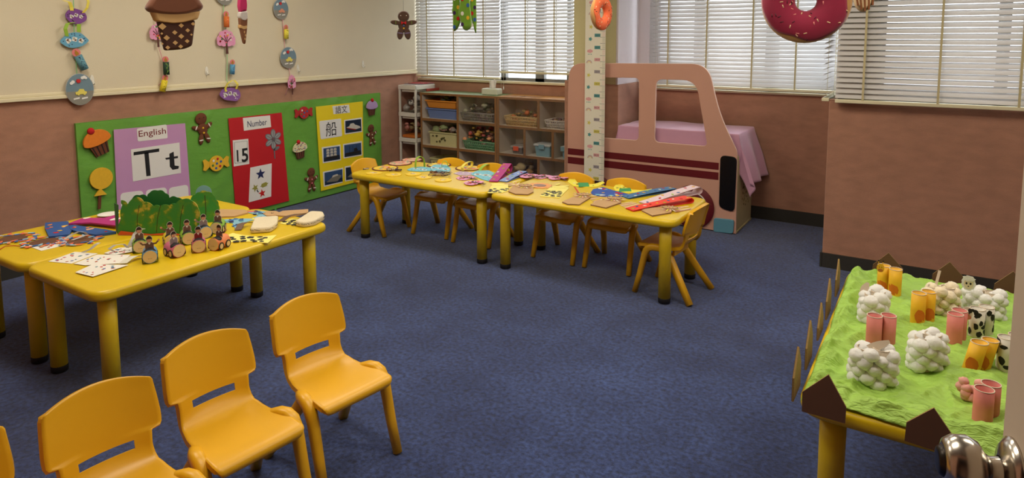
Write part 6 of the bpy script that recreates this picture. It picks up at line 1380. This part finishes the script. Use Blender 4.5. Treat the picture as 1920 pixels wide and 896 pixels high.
animal('sheep', 1638, 600, 'cotton wool sheep behind the left pair of pink rolls', turn=1.2, headside=1, h=.10, head=False)
animal('giraffe', 1729, 602, 'plain amber rolls in the middle of the farm, beside the beige sheep', turn=.9, head=False)
animal('pig', 1650, 650, 'pink painted roll pig at the left, behind the nearest sheep', turn=.6, head=False)
animal('sheep', 1635, 718, 'nearest cotton wool sheep, left front of the farm with a paper ear above', turn=.4, h=.105, head=False)
animal('sheep', 1762, 588, 'beige tinted cotton wool sheep with a stick, behind the middle amber rolls', turn=.5, h=.10, head=False, cot=cotton2)
animal('sheep', 1843, 590, 'far right cotton wool sheep with a smiling sheep face', turn=-.3, h=.09, hp=(1816, 531))
animal('pig', 1792, 640, 'pink painted roll pig left of the cow, in the middle of the farm', turn=1.3, h=.10, head=False)
animal('cow', 1838, 630, 'black and white roll cow with a pink muzzle, right of the middle pig', turn=.95, h=.098, hp=(1813, 588))
animal('sheep', 1737, 688, 'cotton wool sheep in the centre of the farm, before the middle amber rolls', turn=1.0, h=.10, head=False)
animal('giraffe', 1828, 692, 'amber roll animal leaning to the right, above the front pig', turn=.9, h=.09, head=False, lean=(.02, .008))
animal('pig', 1848, 782, 'pink painted rolls at the right front of the farm, with pink cotton behind', turn=1.2, h=.085, head=False)
animal('cow', 1893, 690, 'black and white roll cow half hidden by the door edge', turn=.9, h=.10, head=False)
# loose bits on the farm
for i, (u, v, zz, m_, rxy, lab) in enumerate(((1783, 578, .06, M('pink_cotton', (220, 160, 150), 1), (.03, .02), 'pink cotton tuft behind the middle pig'), (1825, 735, .05, M('pink_cotton', (220, 160, 150), 1), (.03, .018), 'pale pink cotton tuft behind the front pink rolls'))):
    q = Zp(u, v, .512+zz*.5); b = B(); rr = random.Random(i)
    for k in range(12): b.ball((q.x+rr.uniform(-1, 1)*rxy[0], q.y+rr.uniform(0, .02), .515+rr.uniform(.0, zz)), (.013, .012, .012), 0, 9, 6, .4, k)
    tag(b.build('cotton_tuft', m_), lab, 'cotton wool')
for (u0, v0, u1, v1, z0, z1, lab) in ((1612, 660, 1668, 640, .60, .635, 'pale paper ear lying on top of the nearest sheep'), (1754, 537, 1762, 507, .605, .66, 'pale ice lolly stick standing in the beige sheep'), (1614, 552, 1628, 530, .60, .64, 'pale paper ear standing behind the left back sheep')):
    a, c = Zp(u0, v0, z0), Zp(u1, v1, z1); b = B(); d_ = (c-a).normalized(); n_ = (CAM-a).normalized(); w_ = d_.cross(n_).normalized(); K = 8; R = []
    for i in range(K+1): t = i/K; ww = .004+.008*math.sin(PI*t) if 'ear' in lab else .0045; p_ = a.lerp(c, t); R.append([p_-w_*ww, p_+w_*ww, p_+w_*ww+n_*.0016, p_-w_*ww+n_*.0016])
    b.rings(R, 0, False); tag(b.build('paper_ear' if 'ear' in lab else 'wooden_stick', rim), lab, 'paper ear' if 'ear' in lab else 'stick')

# ------------------------------------------------------------------ groups of like things
PHR = {'scalloped': 'scalloped yellow badges on the long tables'}
GR = {'paper_badge': 'scalloped yellow badges', 'rimmed_fan': 'brown rimmed fans on the long tables', 'kraft_paper_bag': 'kraft paper bags on the tables', 'paper_mask': 'dotted paper masks', 'printed_card': 'white printed cards on the left tables',
      'wall_hook': 'white wall hooks', 'road_disc': 'slate road discs of the garlands', 'booklet': 'booklets on the white rack', 'ceiling_light': 'ceiling light panels', 'venetian_blind': 'venetian blinds', 'blossom_tree': 'pink blossom trees', 'candle_roll': 'dotted candle rolls of the garlands',
      'paper_headband': 'paper headbands on the long tables', 'roll_animal': 'roll animals on the toy farm', 'cow_print_card': 'yellow cow-print cards', 'poster': 'posters on the display board', 'gingerbread_cutout': 'gingerbread cut-outs on the board', 'cupcake_cutout': 'cupcake cut-outs on the board',
      'sweet_cutout': 'wrapped-sweet cut-outs on the board', 'paper_wreath': 'paper wreaths on the far left table', 'storage_basket': 'plastic baskets in the shelves', 'lidded_box': 'lidded boxes in the right shelf', 'storage_tray': 'stacked trays in the left shelf', 'garland_ribbon': 'garland ribbons', 'craft_cord_loops': 'cord loops on the long tables', 'paper_strap': 'standing paper straps', 'paper_pouch': 'stitched paper pouches', 'cubby_shelf': 'wooden cubby shelves', 'doughnut_cushion': 'doughnut cushions', 'foam_band': 'blue foam bands', 'paper_strips': 'paper strips by the lion bags', 'paper_animal': 'yellow paper animals', 'cotton_tuft': 'pink cotton tufts', 'storage_bin': 'cream printed bins', 'paper_scrap': 'paper scraps at the table end', 'paper_ear': 'loose paper ears'}
for o in bpy.data.objects:
    k = o.name.split('.')[0]
    if o.parent is None and 'label' in o and 'group' not in o and k in GR and o.get('kind') != 'structure': o['group'] = GR[k]
